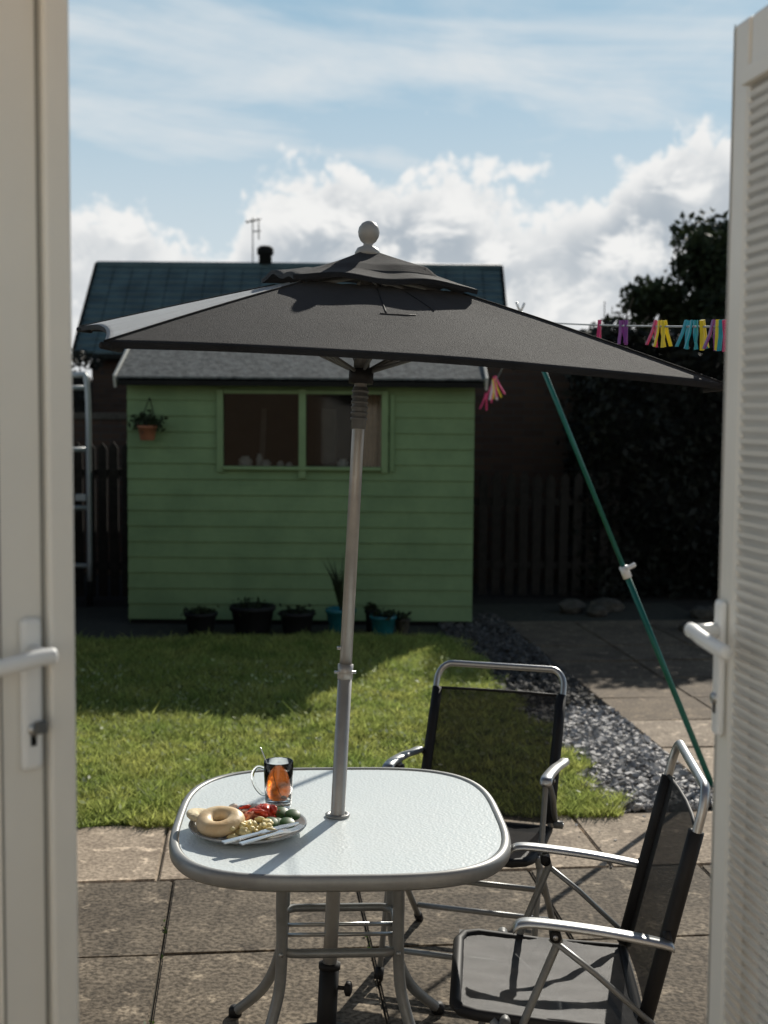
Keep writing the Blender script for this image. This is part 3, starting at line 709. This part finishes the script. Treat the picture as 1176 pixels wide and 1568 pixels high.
# ------------------------------------------------------------ parasol
def parasol():
    g=group('parasol')
    def seg(nm,za,zb,r,m,s=20): return tube(nm,[pole_at(za),pole_at(zb)],r,m,g,s)
    seg('lower_pole',.02,1.10,.0195,M_pole); seg('upper_pole',1.10,2.25,.0172,M_pole)
    seg('joint_sleeve',1.075,1.115,.0215,M_pole); seg('tilt_collar',1.76,1.875,.0205,M_grey)
    for k in range(6): seg('collar_ring_%d'%k,1.785+.015*k,1.792+.015*k,.0235,M_grey)
    seg('hub',1.885,1.925,.034,M_dark); seg('hub_upper',1.93,1.985,.022,M_grey); seg('top_crown',2.17,2.20,.03,M_dark)
    p=pole_at(1.095); tube('pin',[p+Vector((-.03,-.01,.0)),p+Vector((.03,-.01,0))],.004,M_alu,g,8)
    p=pole_at(1.16); tube('push_button',[p+Vector((-.026,-.005,.0)),p],.005,M_alu,g,8)
    top=pole_at(2.235)
    lathe('finial',[(.035,0),(.036,.01),(.03,.022),(.014,.03),(.013,.036),(.022,.044),(.028,.056),(.030,.068),(.028,.08),(.020,.092),(.01,.098),(0,.1)],top,mat('finial_plastic',(.36,.35,.32),.4,var=.1),g,24,axis=PD)
    corners=[Vector((-.605,2.80,1.952)),Vector((.83,3.18,1.882)),Vector((.47,4.58,1.98)),Vector((-.985,4.20,2.075))]
    C0=Vector((PT.x,PT.y,0))
    def surf(i,s,t,zin,cap):
        a=corners[i]; b=corners[(i+1)%4]
        e=a.lerp(b,s)
        bow=4*s*(1-s)
        rad=t*(1-.045*bow*t)
        x=C0.x+(e.x-C0.x)*rad; y=C0.y+(e.y-C0.y)*rad
        ze=e.z+.018*bow
        u=t
        zr=2.205+(ze-2.205)*(u**1.12)
        if cap:
            f=max(0,(u-.05)/.28)
            z=2.258-.36*u+.20*u*u+ (.016*bow+.009*math.sin(s*9.5+i*1.7)*math.sin(math.pi*s))*f*f
            if f>.5: z+= (corners[i].lerp(corners[(i+1)%4],s).z-1.97)*.3*f
        else:
            z=zr-.006*bow*math.sin(math.pi*u)
            z+=.003*math.sin(13*s+7*u+i*2)*math.sin(9*u+i)*bow*(1-.7*u)
            z+=.003*math.sin(46*s+5*u)*bow*max(0,.5-u)*3
        return Vector((x,y,z))
    for nm,cap,t0,t1,nt_ in (('canopy',False,.27,1.0,26),('vent_cap',True,.03,.335,10)):
        V=[];F=[];MI=[];ns=32
        for i in range(4):
            for j in range(nt_+1):
                for k in range(ns):
                    V.append(surf(i,k/ns,t0+(t1-t0)*j/nt_,0,cap))
        row=ns
        def idx(i,j,k):
            if k==ns: i=(i+1)%4; k=0
            return i*(nt_+1)*row+j*row+k
        for i in range(4):
            for j in range(nt_):
                for k in range(ns):
                    F.append((idx(i,j,k),idx(i,j+1,k),idx(i,j+1,k+1),idx(i,j,k+1))); MI.append(1 if (i==3 and not cap) else 0)  # left panel takes the cloth with the sunlight painted in
        base=len(V); hem=.014 if not cap else .012
        for i in range(4):
            for k in range(ns):
                v=V[idx(i,nt_,k)]; V.append(v+Vector(((C0.x-v.x)*.004,(C0.y-v.y)*.004,-hem)))
        for i in range(4):
            for k in range(ns):
                a=base+i*ns+k; b=base+((i*ns+k+1)%(4*ns)); F.append((idx(i,nt_,k),a,b,idx(i,nt_,k+1))); MI.append(0)
        o=mesh(nm,V,F,[M_fabric,M_sunlit],g,True)
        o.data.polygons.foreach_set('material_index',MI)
    P=[];Q=[];S=[]
    hub=pole_at(1.905); cr=pole_at(2.185)
    for i in range(4):
        P.append([surf(i,0,.29+.71*k/12,0,False)+Vector((0,0,.0015)) for k in range(13)])
        Q.append([cr]+[surf(i,0,.17+.81*k/12,0,False)-Vector((0,0,.014)) for k in range(13)])
        S.append([hub+Vector((0,0,.005)),surf(i,0,.5,0,False)-Vector((0,0,.014))])
        Q.append([cr]+[surf(i,.5,.17+.8*k/12,0,False)-Vector((0,0,.014)) for k in range(13)])
        S.append([hub+Vector((0,0,.005)),surf(i,.5,.5,0,False)-Vector((0,0,.014))])
    tubes('seams',P,.0022,M_fabric,g,6); tubes('ribs',Q,.006,M_grey,g,8); tubes('struts',S,.0055,M_grey,g,8)
    st=[]
    st.append([surf(0,s,t,0,False)+Vector((0,0,.001)) for s,t in ((.43,.60),(.45,.602),(.48,.60),(.51,.60),(.54,.59))])
    st.append([surf(0,.45,.3+.033*k,0,False)+Vector((0,0,.001)) for k in range(10)])
    st.append([surf(0,.62,.3+.033*k,0,False)+Vector((0,0,.001)) for k in range(8)])
    tubes('stitching',st,.0010,M_dark,g,5)
    for i,c in enumerate(corners):
        d=(c-PT); d.z=0; d.normalize()
        tube('rib_tip_%d'%i,[c-d*.05-Vector((0,0,.012)),c+d*.008-Vector((0,0,.008))],[.010,.008],M_fabric,g,10)
    b=pole_at(.0)
    seg('base_socket',.02,.30,.027,M_dark); seg('base_socket_top',.285,.30,.030,M_dark)
    lathe('base_weight',[(.21,-.0),(.21,.03),(.19,.05),(.06,.075),(.035,.11),(.03,.13)],Vector((b.x,b.y,.004)),M_dark,g,40)
    p=pole_at(.235); tube('clamp_screw',[p,p+Vector((.055,-.01,0))],.006,M_dark,g,8); lathe('clamp_knob',[(.012,0),(.02,.004),(.02,.016),(.01,.02)],p+Vector((.045,-.01,0)),M_dark,g,12,axis=(1,-.15,0))
    settle(g,(b.x,b.y,0))
parasol()

# ------------------------------------------------------------ folding chairs
def chair(center,f,tb,zb_top,tubetop):
    g=group('folding_garden_chair'); C=Vector((center[0],center[1],0)); f=Vector((f[0],f[1],0)).normalized(); s=Vector((-f.y,f.x,0))
    def W(t,u,z): return C+f*t+s*u+Vector((0,0,z))
    hw=.232
    b0=(-.215,.41); b1=(tb,tubetop)
    def back(q): return (b0[0]+(b1[0]-b0[0])*q,b0[1]+(b1[1]-b0[1])*q)
    P=[]
    for u,qs in ((-hw,(0,.3,.6,.88)),):
        for q in qs: t,z=back(q); P.append(W(t,u,z))
    cr=.05
    for k in range(1,7):
        a=R(90*k/6); t,z=back(.88+.12*math.sin(a)); P.append(W(t,-hw+cr*(1-math.cos(a)),z))
    for k in range(0,6):
        a=R(90-90*k/6); t,z=back(.88+.12*math.sin(a)); P.append(W(t,hw-cr*(1-math.cos(a)),z))
    for q in (.88,.6,.3,0): t,z=back(q); P.append(W(t,hw,z))
    tube('back_frame',P,.0115,M_alu,g,12)
    V=[];F=[];nu,nv=12,14; qt=.83
    for j in range(nv+1):
        q=.02+(qt-.02)*j/nv; t,z=back(q)
        for i in range(nu+1):
            u=-hw+2*hw*i/nu; sag=.012*(1-(2*i/nu-1)**2)
            V.append(W(t-sag,u,z-sag*.3))
    for j in range(nv):
        for i in range(nu): k=j*(nu+1)+i; F.append((k,k+1,k+nu+2,k+nu+1))
    mesh('back_fabric',V,F,M_texti,g,True)
    for sg in (-1,1):
        tube('back_sleeve_%d'%(sg+1),[W(*(lambda tz:(tz[0],sg*(hw-.006),tz[1]))(back(q))) for q in (.02,.3,.6,qt)],.0185,M_dark,g,12)
    tube('back_top_hem',[W(back(qt)[0]-.012*(1-x*x),x*(hw-.01),back(qt)[1]) for x in (-1,-.5,0,.5,1)],.005,M_dark,g,8)
    sf=(.215,.425); sb=(-.215,.40)
    P=[W(sb[0],-hw,sb[1]),W(0,-hw,.408),W(sf[0]-.05,-hw,sf[1]),W(sf[0]-.015,-hw+.015,sf[1]+.002),W(sf[0],-hw+.05,sf[1]),W(sf[0],hw-.05,sf[1]),W(sf[0]-.015,hw-.015,sf[1]+.002),W(sf[0]-.05,hw,sf[1]),W(0,hw,.408),W(sb[0],hw,sb[1])]
    tube('seat_frame',P,.0145,M_dark,g,12,closed=True)
    V=[];F=[]
    for j in range(nv+1):
        t=sb[0]+(sf[0]-sb[0])*j/nv; z=sb[1]+(sf[1]-sb[1])*j/nv+.009
        for i in range(nu+1):
            u=-hw+2*hw*i/nu; sag=.020*(1-(2*i/nu-1)**2)*(math.sin(math.pi*j/nv)*.6+.4)+.003*math.sin(i*2.1+j*.8)
            V.append(W(t,u,z-sag))
    for j in range(nv):
        for i in range(nu): k=j*(nu+1)+i; F.append((k,k+1,k+nu+2,k+nu+1))
    mesh('seat_fabric',V,F,M_seat,g,True)
    ta,za=back(.42)
    for sg in (-1,1):
        u=sg*(hw+.028); ui=sg*(hw+.012)
        nm='left' if sg<0 else 'right'
        P=[W(.085,u,.640),W(.07,u,.655),W(.02,u,.657),W(-.12,u,.643),W(-.25,u,.622),W(ta-.005,u,.612)]
        P=catmull(P,5); vs=[];fs=[]
        for i,p in enumerate(P):
            ww=.019 if 1<i<len(P)-2 else .014
            for (du,dz) in ((-ww,-.006),(ww,-.006),(ww+.001,0),(ww-.004,.007),(-ww+.004,.007),(-ww-.001,0)):
                vs.append(p+s*du+Vector((0,0,dz)))
        for i in range(len(P)-1):
            for k in range(6): a=i*6+k;b=i*6+(k+1)%6; fs.append((a,b,b+6,a+6))
        fs.append((5,4,3,2,1,0)); e=(len(P)-1)*6; fs.append(tuple(e+k for k in range(6)))
        mesh('armrest_'+nm,vs,fs,M_alu,g,True)
        tube('front_leg_'+nm,[W(-.01,ui,.645),W(-.02,ui,.615),W(.08,ui,.36),W(.215,ui,.012)],.0115,M_tblframe,g,12,flat=.8)
        tube('rear_leg_'+nm,[W(.13,ui-sg*.0,.42),W(-.05,ui,.25),W(-.29,ui,.012)],.0115,M_tblframe,g,12,flat=.8)
        tube('strut_'+nm,[W(.0,u-sg*.002,.622),W(-.10,u-sg*.004,.545),W(-.235,ui,.425)],.010,M_tblframe,g,10,flat=.7)
        tube('ratchet_'+nm,[W(ta,ui,.6),W(ta+.01,ui,za)],.009,M_dark,g,8)
        for k,(t,z) in enumerate(((-.01,.63),(-.225,.418),(.10,.418))):
            tube('pivot_%s_%d'%(nm,k),[W(t,u-sg*.03,z),W(t,u+sg*.012,z)],.0135,M_dark if k==0 else M_grey,g,12)
            tube('rivet_%s_%d'%(nm,k),[W(t,u+sg*.011,z),W(t,u+sg*.015,z)],.006,M_alu,g,10)
        tube('foot_f_'+nm,[W(.205,ui,.035),W(.222,ui,.002)],.015,M_dark,g,10)
        tube('foot_r_'+nm,[W(-.27,ui,.03),W(-.296,ui,.004)],.015,M_dark,g,10)
    tubes('cross_bars',[[W(.185,-hw,.09),W(.185,hw,.09)],[W(-.22,-hw,.085),W(-.22,hw,.085)],[W(-.05,-hw,.25),W(-.05,hw,.25)]],.0095,M_tblframe,g,10)
    settle(g,C)
chair((.405,3.10),(-1,.08),-.345,.87,.965)
chair((.29,4.15),(-.28,-.96),-.50,.85,.895)

# ------------------------------------------------------------ plate of food
def breakfast():
    g=group('breakfast_plate'); z=.7015; c=Vector((-.352,3.335,z)); r=.155
    lathe('plate',[(0,.004),(r*.55,.004),(r*.6,.006),(r*.78,.014),(r*.97,.022),(r,.0245),(r*1.005,.023),(r*.98,.018),(r*.8,.008),(r*.62,.0),(0,.0)],c,mat('grey_stoneware',(.36,.37,.37),.25,var=.12,vscale=20),g,48)
    Mb=mat('toasted_bagel',(.68,.44,.20),.5,col2=[.80,.64,.40],vscale=12,bump=.15,bscale=60)
    Mcut=mat('bagel_crumb',(.82,.70,.46),.8,var=.15,vscale=60,bump=.3,bscale=120)
    def torus(nm,cc,Rr,rr,m,tilt=(0,0),flat=.8):
        V=[];F=[];a_,b_=28,14
        q=Matrix.Rotation(tilt[0],3,'X')@Matrix.Rotation(tilt[1],3,'Y')
        for i in range(a_):
            a=2*math.pi*i/a_; wob=1+.04*math.sin(3*a+1)
            for j in range(b_):
                b=2*math.pi*j/b_; rad=(Rr+rr*math.cos(b))*wob; V.append(Vector(cc)+q@Vector((rad*math.cos(a),rad*math.sin(a),rr*flat*math.sin(b))))
        for i in range(a_):
            for j in range(b_): F.append((i*b_+j,((i+1)%a_)*b_+j,((i+1)%a_)*b_+(j+1)%b_,i*b_+(j+1)%b_))
        mesh(nm,V,F,m,g,True)
    torus('bagel',c+Vector((-.070,-.034,.038)),.040,.024,Mb,(.22,-.05))
    torus('bagel_half',c+Vector((-.112,.030,.030)),.040,.018,Mcut,(-.1,.18),.6)
    def blobs(nm,cc,n,sx,sy,s,m,h=.02,fl=.7):
        bm=bmesh.new()
        for i in range(n):
            p=Vector(cc)+Vector((random.gauss(0,sx),random.gauss(0,sy),random.uniform(.004,h)))
            k=s*random.uniform(.6,1.3)
            mm=Matrix.Translation(p)@Matrix.Rotation(random.random()*6,4,'Z')@Matrix.Rotation(random.random()*1.2,4,'X')@Matrix.Diagonal((k*1.4,k,k*fl,1))
            rr=bmesh.ops.create_icosphere(bm,subdivisions=2,radius=1,matrix=mm)
            for v in rr['verts']: v.co+=Vector((random.gauss(0,1),random.gauss(0,1),random.gauss(0,1)))*k*.11
        for f in bm.faces: f.smooth=True
        me=bpy.data.meshes.new(nm); bm.to_mesh(me); bm.free(); me.materials.append(m); link(bpy.data.objects.new(nm,me),g)
    blobs('scrambled_egg',c+Vector((.008,-.05,.008)),60,.032,.020,.0095,mat('egg',(.88,.74,.36),.5,var=.25,vscale=40),.030)
    blobs('feta_cheese',c+Vector((-.015,.060,.012)),26,.030,.018,.012,mat('cheese',(.85,.81,.72),.6,var=.08),.034)
    blobs('tomatoes',c+Vector((.040,.05,.014)),18,.032,.014,.018,mat('tomato',(.70,.08,.04),.25,var=.3,vscale=50),.036,.35)
    blobs('ham',c+Vector((.010,.025,.012)),10,.02,.012,.016,mat('ham_mat',(.78,.30,.18),.4,var=.25,vscale=50),.028,.4)
    Mcu=mat('cucumber_flesh',(.66,.76,.46),.35,var=.15,vscale=80); Msk=mat('cucumber_skin',(.05,.12,.03),.4,var=.2)
    for i,(x,y,tz) in enumerate(((.075,.005,.2),(.095,.025,-.3),(.105,-.012,.35),(.06,-.018,.1),(.115,.04,.25),(.085,.05,.3))):
        ax=Vector((math.sin(tz)*.5,-.45,1)).normalized(); p=c+Vector((x,y,.022+.003*i))
        lathe('cucumber_slice_%d'%i,[(0,.002),(.0195,.002)],p,Mcu,g,20,axis=ax)
        lathe('cucumber_rind_%d'%i,[(.0195,.0021),(.0210,.001),(.0210,-.002),(0,-.002)],p,Msk,g,20,axis=ax)
    Mst=mat('cutlery_steel',(.70,.71,.72),.25,metal=.9,var=.05)
    def flatbar(nm,P,ws,th=.002):
        P=[Vector(p) for p in P]; V=[];F=[]
        for i,p in enumerate(P):
            d=(P[min(i+1,len(P)-1)]-P[max(i-1,0)]).normalized(); sd=Vector((-d.y,d.x,0)).normalized()
            for a,b in ((-1,-1),(1,-1),(1,1),(-1,1)): V.append(p+sd*a*ws[i]/2+Vector((0,0,b*th)))
        for i in range(len(P)-1):
            for k in range(4): F.append((i*4+k,i*4+(k+1)%4,i*4+4+(k+1)%4,i*4+4+k))
        F.append((3,2,1,0)); e=4*(len(P)-1); F.append((e,e+1,e+2,e+3)); mesh(nm,V,F,Mst,g)
    k0=c+Vector((-.045,-.165,.026)); k1=c+Vector((.135,-.035,.036))
    flatbar('knife',[k0,k0.lerp(k1,.25),k0.lerp(k1,.48),k0.lerp(k1,.52),k0.lerp(k1,.8),k1],[.017,.016,.011,.021,.022,.005])
    f0=c+Vector((.0,-.176,.027)); f1=c+Vector((.15,-.059,.038))
    flatbar('fork',[f0,f0.lerp(f1,.25),f0.lerp(f1,.55),f0.lerp(f1,.66),f0.lerp(f1,.76)+Vector((0,0,-.003))],[.016,.012,.008,.020,.022])
    dd=(f1-f0).normalized(); sd=Vector((-dd.y,dd.x,0)).normalized()
    for k in range(4):
        o=sd*(-.0092+.0061*k); a=f0.lerp(f1,.75)+o+Vector((0,0,-.003)); flatbar('tine_%d'%k,[a,a+dd*.024+Vector((0,0,-.001)),a+dd*.045+Vector((0,0,.004))],[.0034,.0034,.0016],.0009)
    settle(g,c)
breakfast()

def mug():
    g=group('glass_mug_of_tea'); c=Vector((-.290,3.56,.7015)); h=.128
    gl=bpy.data.materials.new('clear_glass'); N,L=nt(gl); b=N['Principled BSDF']
    b.inputs['Base Color'].default_value=(.96,.98,.97,1); b.inputs['Transmission Weight'].default_value=1; b.inputs['Roughness'].default_value=.01; b.inputs['IOR'].default_value=1.45
    te=bpy.data.materials.new('black_tea'); N,L=nt(te); b=N['Principled BSDF']
    b.inputs['Base Color'].default_value=(.58,.13,.015,1); b.inputs['Transmission Weight'].default_value=1; b.inputs['Roughness'].default_value=.02; b.inputs['IOR'].default_value=1.33
    ro,ri=.0405,.0375
    lathe('glass_body',[(0,0),(.034,0),(.0365,.003),(ro-.001,.05),(ro+.001,h),(ro,h+.0015),(ri+.001,h),(ri-.001,.05),(.033,.012),(0,.011)],c,gl,g,40)
    lathe('tea',[(0,.0116),(.0322,.0125),(ri-.0018,.05),(ri-.0008,h*.80),(0,h*.80)],c,te,g,40)
    P=[c+Vector((-ro+.002,-.004,h*.84)),c+Vector((-.058,-.006,h*.88)),c+Vector((-.072,-.008,h*.72)),c+Vector((-.066,-.008,h*.48)),c+Vector((-.050,-.006,h*.30)),c+Vector((-ro+.004,-.004,h*.26))]
    tube('glass_handle',catmull(P,6),.0048,gl,g,12)
    Mst=mat('spoon_steel',(.6,.61,.62),.2,metal=1,var=.05)
    a=c+Vector((-.052,.012,h+.036)); b2=c+Vector((.012,-.008,.02))
    tube('spoon_handle',catmull([a,a.lerp(b2,.3),a.lerp(b2,.7),b2],5),[.0035]*3+[.0025]*12+[.002],Mst,g,10,flat=.6)
    lathe('spoon_bowl',[(0,-.012),(.006,-.009),(.010,0),(.006,.009),(0,.012)],b2+Vector((0,0,.004)),Mst,g,14)
    settle(g,c)
mug()

# ------------------------------------------------------------ washing line
def washing_line():
    g=group('washing_line')
    P=Vector((.66,6.2,2.25)); Wp=Vector((.99,1.24,1.905)); S=Vector((.84,10.86,1.95))
    def sag(a,b,d,n=24): return [a.lerp(b,k/n)-Vector((0,0,d*4*(k/n)*(1-k/n))) for k in range(n+1)]
    LA=sag(P,Wp,.02); LB=sag(P,S,.03)
    tube('cord_a',LA,.0028,M_cord,g,6); tube('cord_b',LB,.0028,M_cord,g,6)
    tube('wall_hook',[Wp,Wp+Vector((0,.0,.03))],.006,M_alu,g,8)
    cols={'pink':(.75,.06,.22),'yellow':(.85,.72,.05),'purple':(.32,.08,.36),'teal':(.02,.42,.52),'orange':(.85,.25,.05),'white':(.75,.6,.65)}
    PM={k:mat('peg_'+k,v,.35,var=.05,trans=.25) for k,v in cols.items()}
    def peg(i,path,y,c,ang=0,sc=1.0,lean=0):
        for a,b in zip(path,path[1:]):
            if (a.y-y)*(b.y-y)<=0: p=a.lerp(b,(y-a.y)/(b.y-a.y)); break
        ln=.078*sc
        q=Matrix.Rotation(ang,3,'Z')@Matrix.Rotation(lean,3,'Y')
        V=[];F=[]
        for sg in (-1,1):
            k=len(V)
            pr=[(.002*sg,.018),(.006*sg,.018),(.0075*sg,.0),(.0095*sg,-.02),(.019*sg,-ln/sc+.018),(.0135*sg,-ln/sc+.018),(.0045*sg,-.02),(.003*sg,0)]
            for yy in (-.0055,.0055):
                for (x,z) in pr: V.append(p+q@Vector((x*sc,yy*sc,z*sc)))
            F+= [tuple(k+j for j in range(8)),tuple(k+15-j for j in range(8))]
            for j in range(8): F.append((k+j,k+8+j,k+8+(j+1)%8,k+(j+1)%8))
        mesh('peg_%02d'%i,V,F,PM[c],g)
    Ls=[(4.65,'pink',1.2,.1),(4.33,'purple',.5,-.1),(4.27,'purple',1.3,.15),(3.92,'pink',.3,.2),(3.87,'yellow',.1,.0),(3.82,'yellow',.5,-.15),(3.61,'teal',.3,.2),(3.55,'teal',.1,.05),(3.49,'teal',-.3,-.1),(3.46,'yellow',.9,-.25),(3.37,'purple',.2,.15),(3.335,'yellow',1.2,.0),(3.30,'teal',.6,-.1),(3.27,'pink',.2,-.2)]
    for i,(y,c,a,l) in enumerate(Ls): peg(i,LA,y,c,a,1,l)
    for i,(y,c,a,l) in enumerate(((9.6,'pink',.1,.3),(9.35,'white',.4,0),(9.2,'yellow',.0,-.2),(9.0,'pink',-.3,-.35),(10.75,'pink',.2,.2))): peg(30+i,LB,y,c,a,1.8,l)
    settle(g,P)
    g=group('washing_line_prop')
    B=Vector((1.62,6.2,-.01)); T=P+Vector((-.02,0,.04))
    tube('lower_pole',[B,B.lerp(T,.47)],.0145,M_prop,g,14); tube('upper_pole',[B.lerp(T,.46),T],.0115,M_prop,g,14)
    d=(T-B).normalized(); c=B.lerp(T,.462)
    tube('clamp',[c-d*.03,c+d*.03],.022,M_wplas,g,14); box('clamp_lever',c+Vector((.02,-.03,.03)),(.05,.02,.02),M_wplas,g,bev=.005,ry=-.5)
    tubes('fork_tip',[[T,T+Vector((-.02,0,.05))],[T,T+Vector((.02,0,.045))]],.006,M_wplas,g,8)
    settle(g,B)
washing_line()

# ------------------------------------------------------------ sun + sky
EL,AZ=30,21
S=Vector((math.sin(R(AZ))*math.cos(R(EL)),math.cos(R(AZ))*math.cos(R(EL)),math.sin(R(EL))))
ld=bpy.data.lights.new('sun','SUN'); ld.energy=5.0; ld.angle=R(.5); ld.color=(1,.94,.84)
lo=bpy.data.objects.new('sun',ld); lo.rotation_euler=(-S).to_track_quat('-Z','Y').to_euler(); lo.location=S*30; link(lo)

w=bpy.data.worlds.new('World'); SC.world=w; w.use_nodes=True; N=w.node_tree.nodes; L=w.node_tree.links
bg=N['Background']; bg.inputs['Strength'].default_value=.06
sky=N.new('ShaderNodeTexSky'); sky.sky_type='NISHITA'; sky.sun_disc=False; sky.sun_elevation=R(EL); sky.sun_rotation=R(AZ)
sky.air_density=1.0; sky.dust_density=.25; sky.ozone_density=2.0
tc=N.new('ShaderNodeTexCoord'); sp=N.new('ShaderNodeSeparateXYZ'); L.new(tc.outputs['Generated'],sp.inputs[0])
def M(op,a,b=None,c=None,clamp=False):
    n=N.new('ShaderNodeMath'); n.operation=op; n.use_clamp=clamp
    for i,x in enumerate((a,b,c)):
        if x is None: continue
        if isinstance(x,(int,float)): n.inputs[i].default_value=x
        else: L.new(x,n.inputs[i])
    return n.outputs[0]
def SS(v,a,b,o0=0,o1=1):
    n=N.new('ShaderNodeMapRange'); n.interpolation_type='SMOOTHSTEP'; L.new(v,n.inputs['Value'])
    n.inputs['From Min'].default_value=a; n.inputs['From Max'].default_value=b; n.inputs['To Min'].default_value=o0; n.inputs['To Max'].default_value=o1
    return n.outputs['Result']
def NO(x,y,scale,detail=5,rough=.55,dist=0,z=0.):
    c=N.new('ShaderNodeCombineXYZ'); L.new(x,c.inputs[0]); L.new(y,c.inputs[1]); c.inputs[2].default_value=z
    n=N.new('ShaderNodeTexNoise'); n.inputs['Scale'].default_value=scale; n.inputs['Detail'].default_value=detail; n.inputs['Roughness'].default_value=rough; n.inputs['Distortion'].default_value=dist
    L.new(c.outputs[0],n.inputs['Vector']); return n.outputs['Fac']
az=M('ARCTAN2',sp.outputs['X'],sp.outputs['Y']); el=M('ARCSINE',sp.outputs['Z'])
pos=M('MULTIPLY_ADD',az,1/.7,.5)
rp=N.new('ShaderNodeValToRGB'); L.new(pos,rp.inputs['Fac']); rp.color_ramp.interpolation='EASE'
H=[(-.33,.115),(-.26,.135),(-.225,.150),(-.19,.145),(-.165,.13),(-.125,.13),(-.10,.175),(-.05,.195),(.0,.185),(.04,.20),(.085,.185),(.115,.165),(.155,.165),(.18,.185),(.215,.215),(.26,.21),(.31,.16)]
els=rp.color_ramp.elements
def setv(e,p,v): e.position=(p+.35)/.7; e.color=(v*3,v*3,v*3,1)
setv(els[0],*H[0]); setv(els[1],*H[-1])
for p,v in H[1:-1]:
    e=els.new((p+.35)/.7); e.color=(v*3,v*3,v*3,1)
Hv=M('DIVIDE',rp.outputs['Color'],3.0)
n1=NO(az,el,12,3,.5,.2); bl=M('ABSOLUTE',M('SUBTRACT',NO(az,el,24,3,.5,.2,3.0),.5)); bl2=M('ABSOLUTE',M('SUBTRACT',NO(az,el,58,3,.55,.2,5.0),.5))
d=M('ADD',M('SUBTRACT',Hv,el),M('MULTIPLY',M('SUBTRACT',n1,.5),.11))
puff=M('ADD',M('MULTIPLY',bl,.15),M('MULTIPLY',bl2,.06)); d=M('ADD',d,M('SUBTRACT',puff,.015))
mask=SS(d,-.006,.016)
n3=NO(az,M('MULTIPLY',el,1.5),20,5,.6,.4,7.0)
core=M('MULTIPLY',SS(M('SUBTRACT',d,M('MULTIPLY',puff,1.2)),-.01,.045),SS(n3,.36,.56))
low=SS(el,.13,.06)
core=M('MULTIPLY',core,M('SUBTRACT',1.0,M('MULTIPLY',low,.65)))
cc=N.new('ShaderNodeMix'); cc.data_type='RGBA'; L.new(core,cc.inputs['Factor']); cc.inputs['A'].default_value=(14.8,14.8,14.6,1); cc.inputs['B'].default_value=(7.2,8.1,9.0,1)
tilt=M('ADD',el,M('MULTIPLY',az,.12))
st=NO(M('MULTIPLY',az,1.3),M('MULTIPLY',tilt,9),1.9,6,.55,.4,1.5)
st2=NO(az,M('MULTIPLY',el,2.0),5,5,.6,.3,4.0)
stm=M('MULTIPLY',M('ADD',M('MULTIPLY',SS(st,.42,.66),.7),M('MULTIPLY',SS(st2,.40,.72),.45)),.8,None,True)
haze=SS(el,.30,.08,.04,.65)
stm=M('MAXIMUM',stm,haze)
skc=N.new('ShaderNodeMix'); skc.data_type='RGBA'; skc.inputs['Factor'].default_value=.65; L.new(sky.outputs['Color'],skc.inputs['A']); skc.inputs['B'].default_value=(6.6,10.3,12.6,1)
m1=N.new('ShaderNodeMix'); m1.data_type='RGBA'; L.new(stm,m1.inputs['Factor']); L.new(skc.outputs['Result'],m1.inputs['A']); m1.inputs['B'].default_value=(12.4,13.0,13.3,1)
m2=N.new('ShaderNodeMix'); m2.data_type='RGBA'; L.new(mask,m2.inputs['Factor']); L.new(m1.outputs['Result'],m2.inputs['A']); L.new(cc.outputs['Result'],m2.inputs['B'])
up=SS(sp.outputs['Z'],.40,.58)
m3=N.new('ShaderNodeMix'); m3.data_type='RGBA'; L.new(up,m3.inputs['Factor']); L.new(m2.outputs['Result'],m3.inputs['A']); L.new(sky.outputs['Color'],m3.inputs['B'])
L.new(m3.outputs['Result'],bg.inputs['Color'])

# ------------------------------------------------------------ camera
cd=bpy.data.cameras.new('camera'); co=bpy.data.objects.new('camera',cd); link(co)
cd.sensor_fit='VERTICAL'; cd.sensor_height=36; cd.sensor_width=27; cd.lens=45.46; cd.clip_start=.05; cd.clip_end=2000
co.location=(0,0,1.8)
q=Quaternion((1,0,0),R(90-4.3))@Quaternion((0,0,1),R(.45)); co.rotation_mode='QUATERNION'; co.rotation_quaternion=q
cd.dof.use_dof=True; cd.dof.focus_distance=3.4; cd.dof.aperture_fstop=4.0
SC.camera=co
SC.view_settings.view_transform='Standard'; SC.view_settings.look='None'; SC.view_settings.exposure=0
print('objects',len(bpy.data.objects))
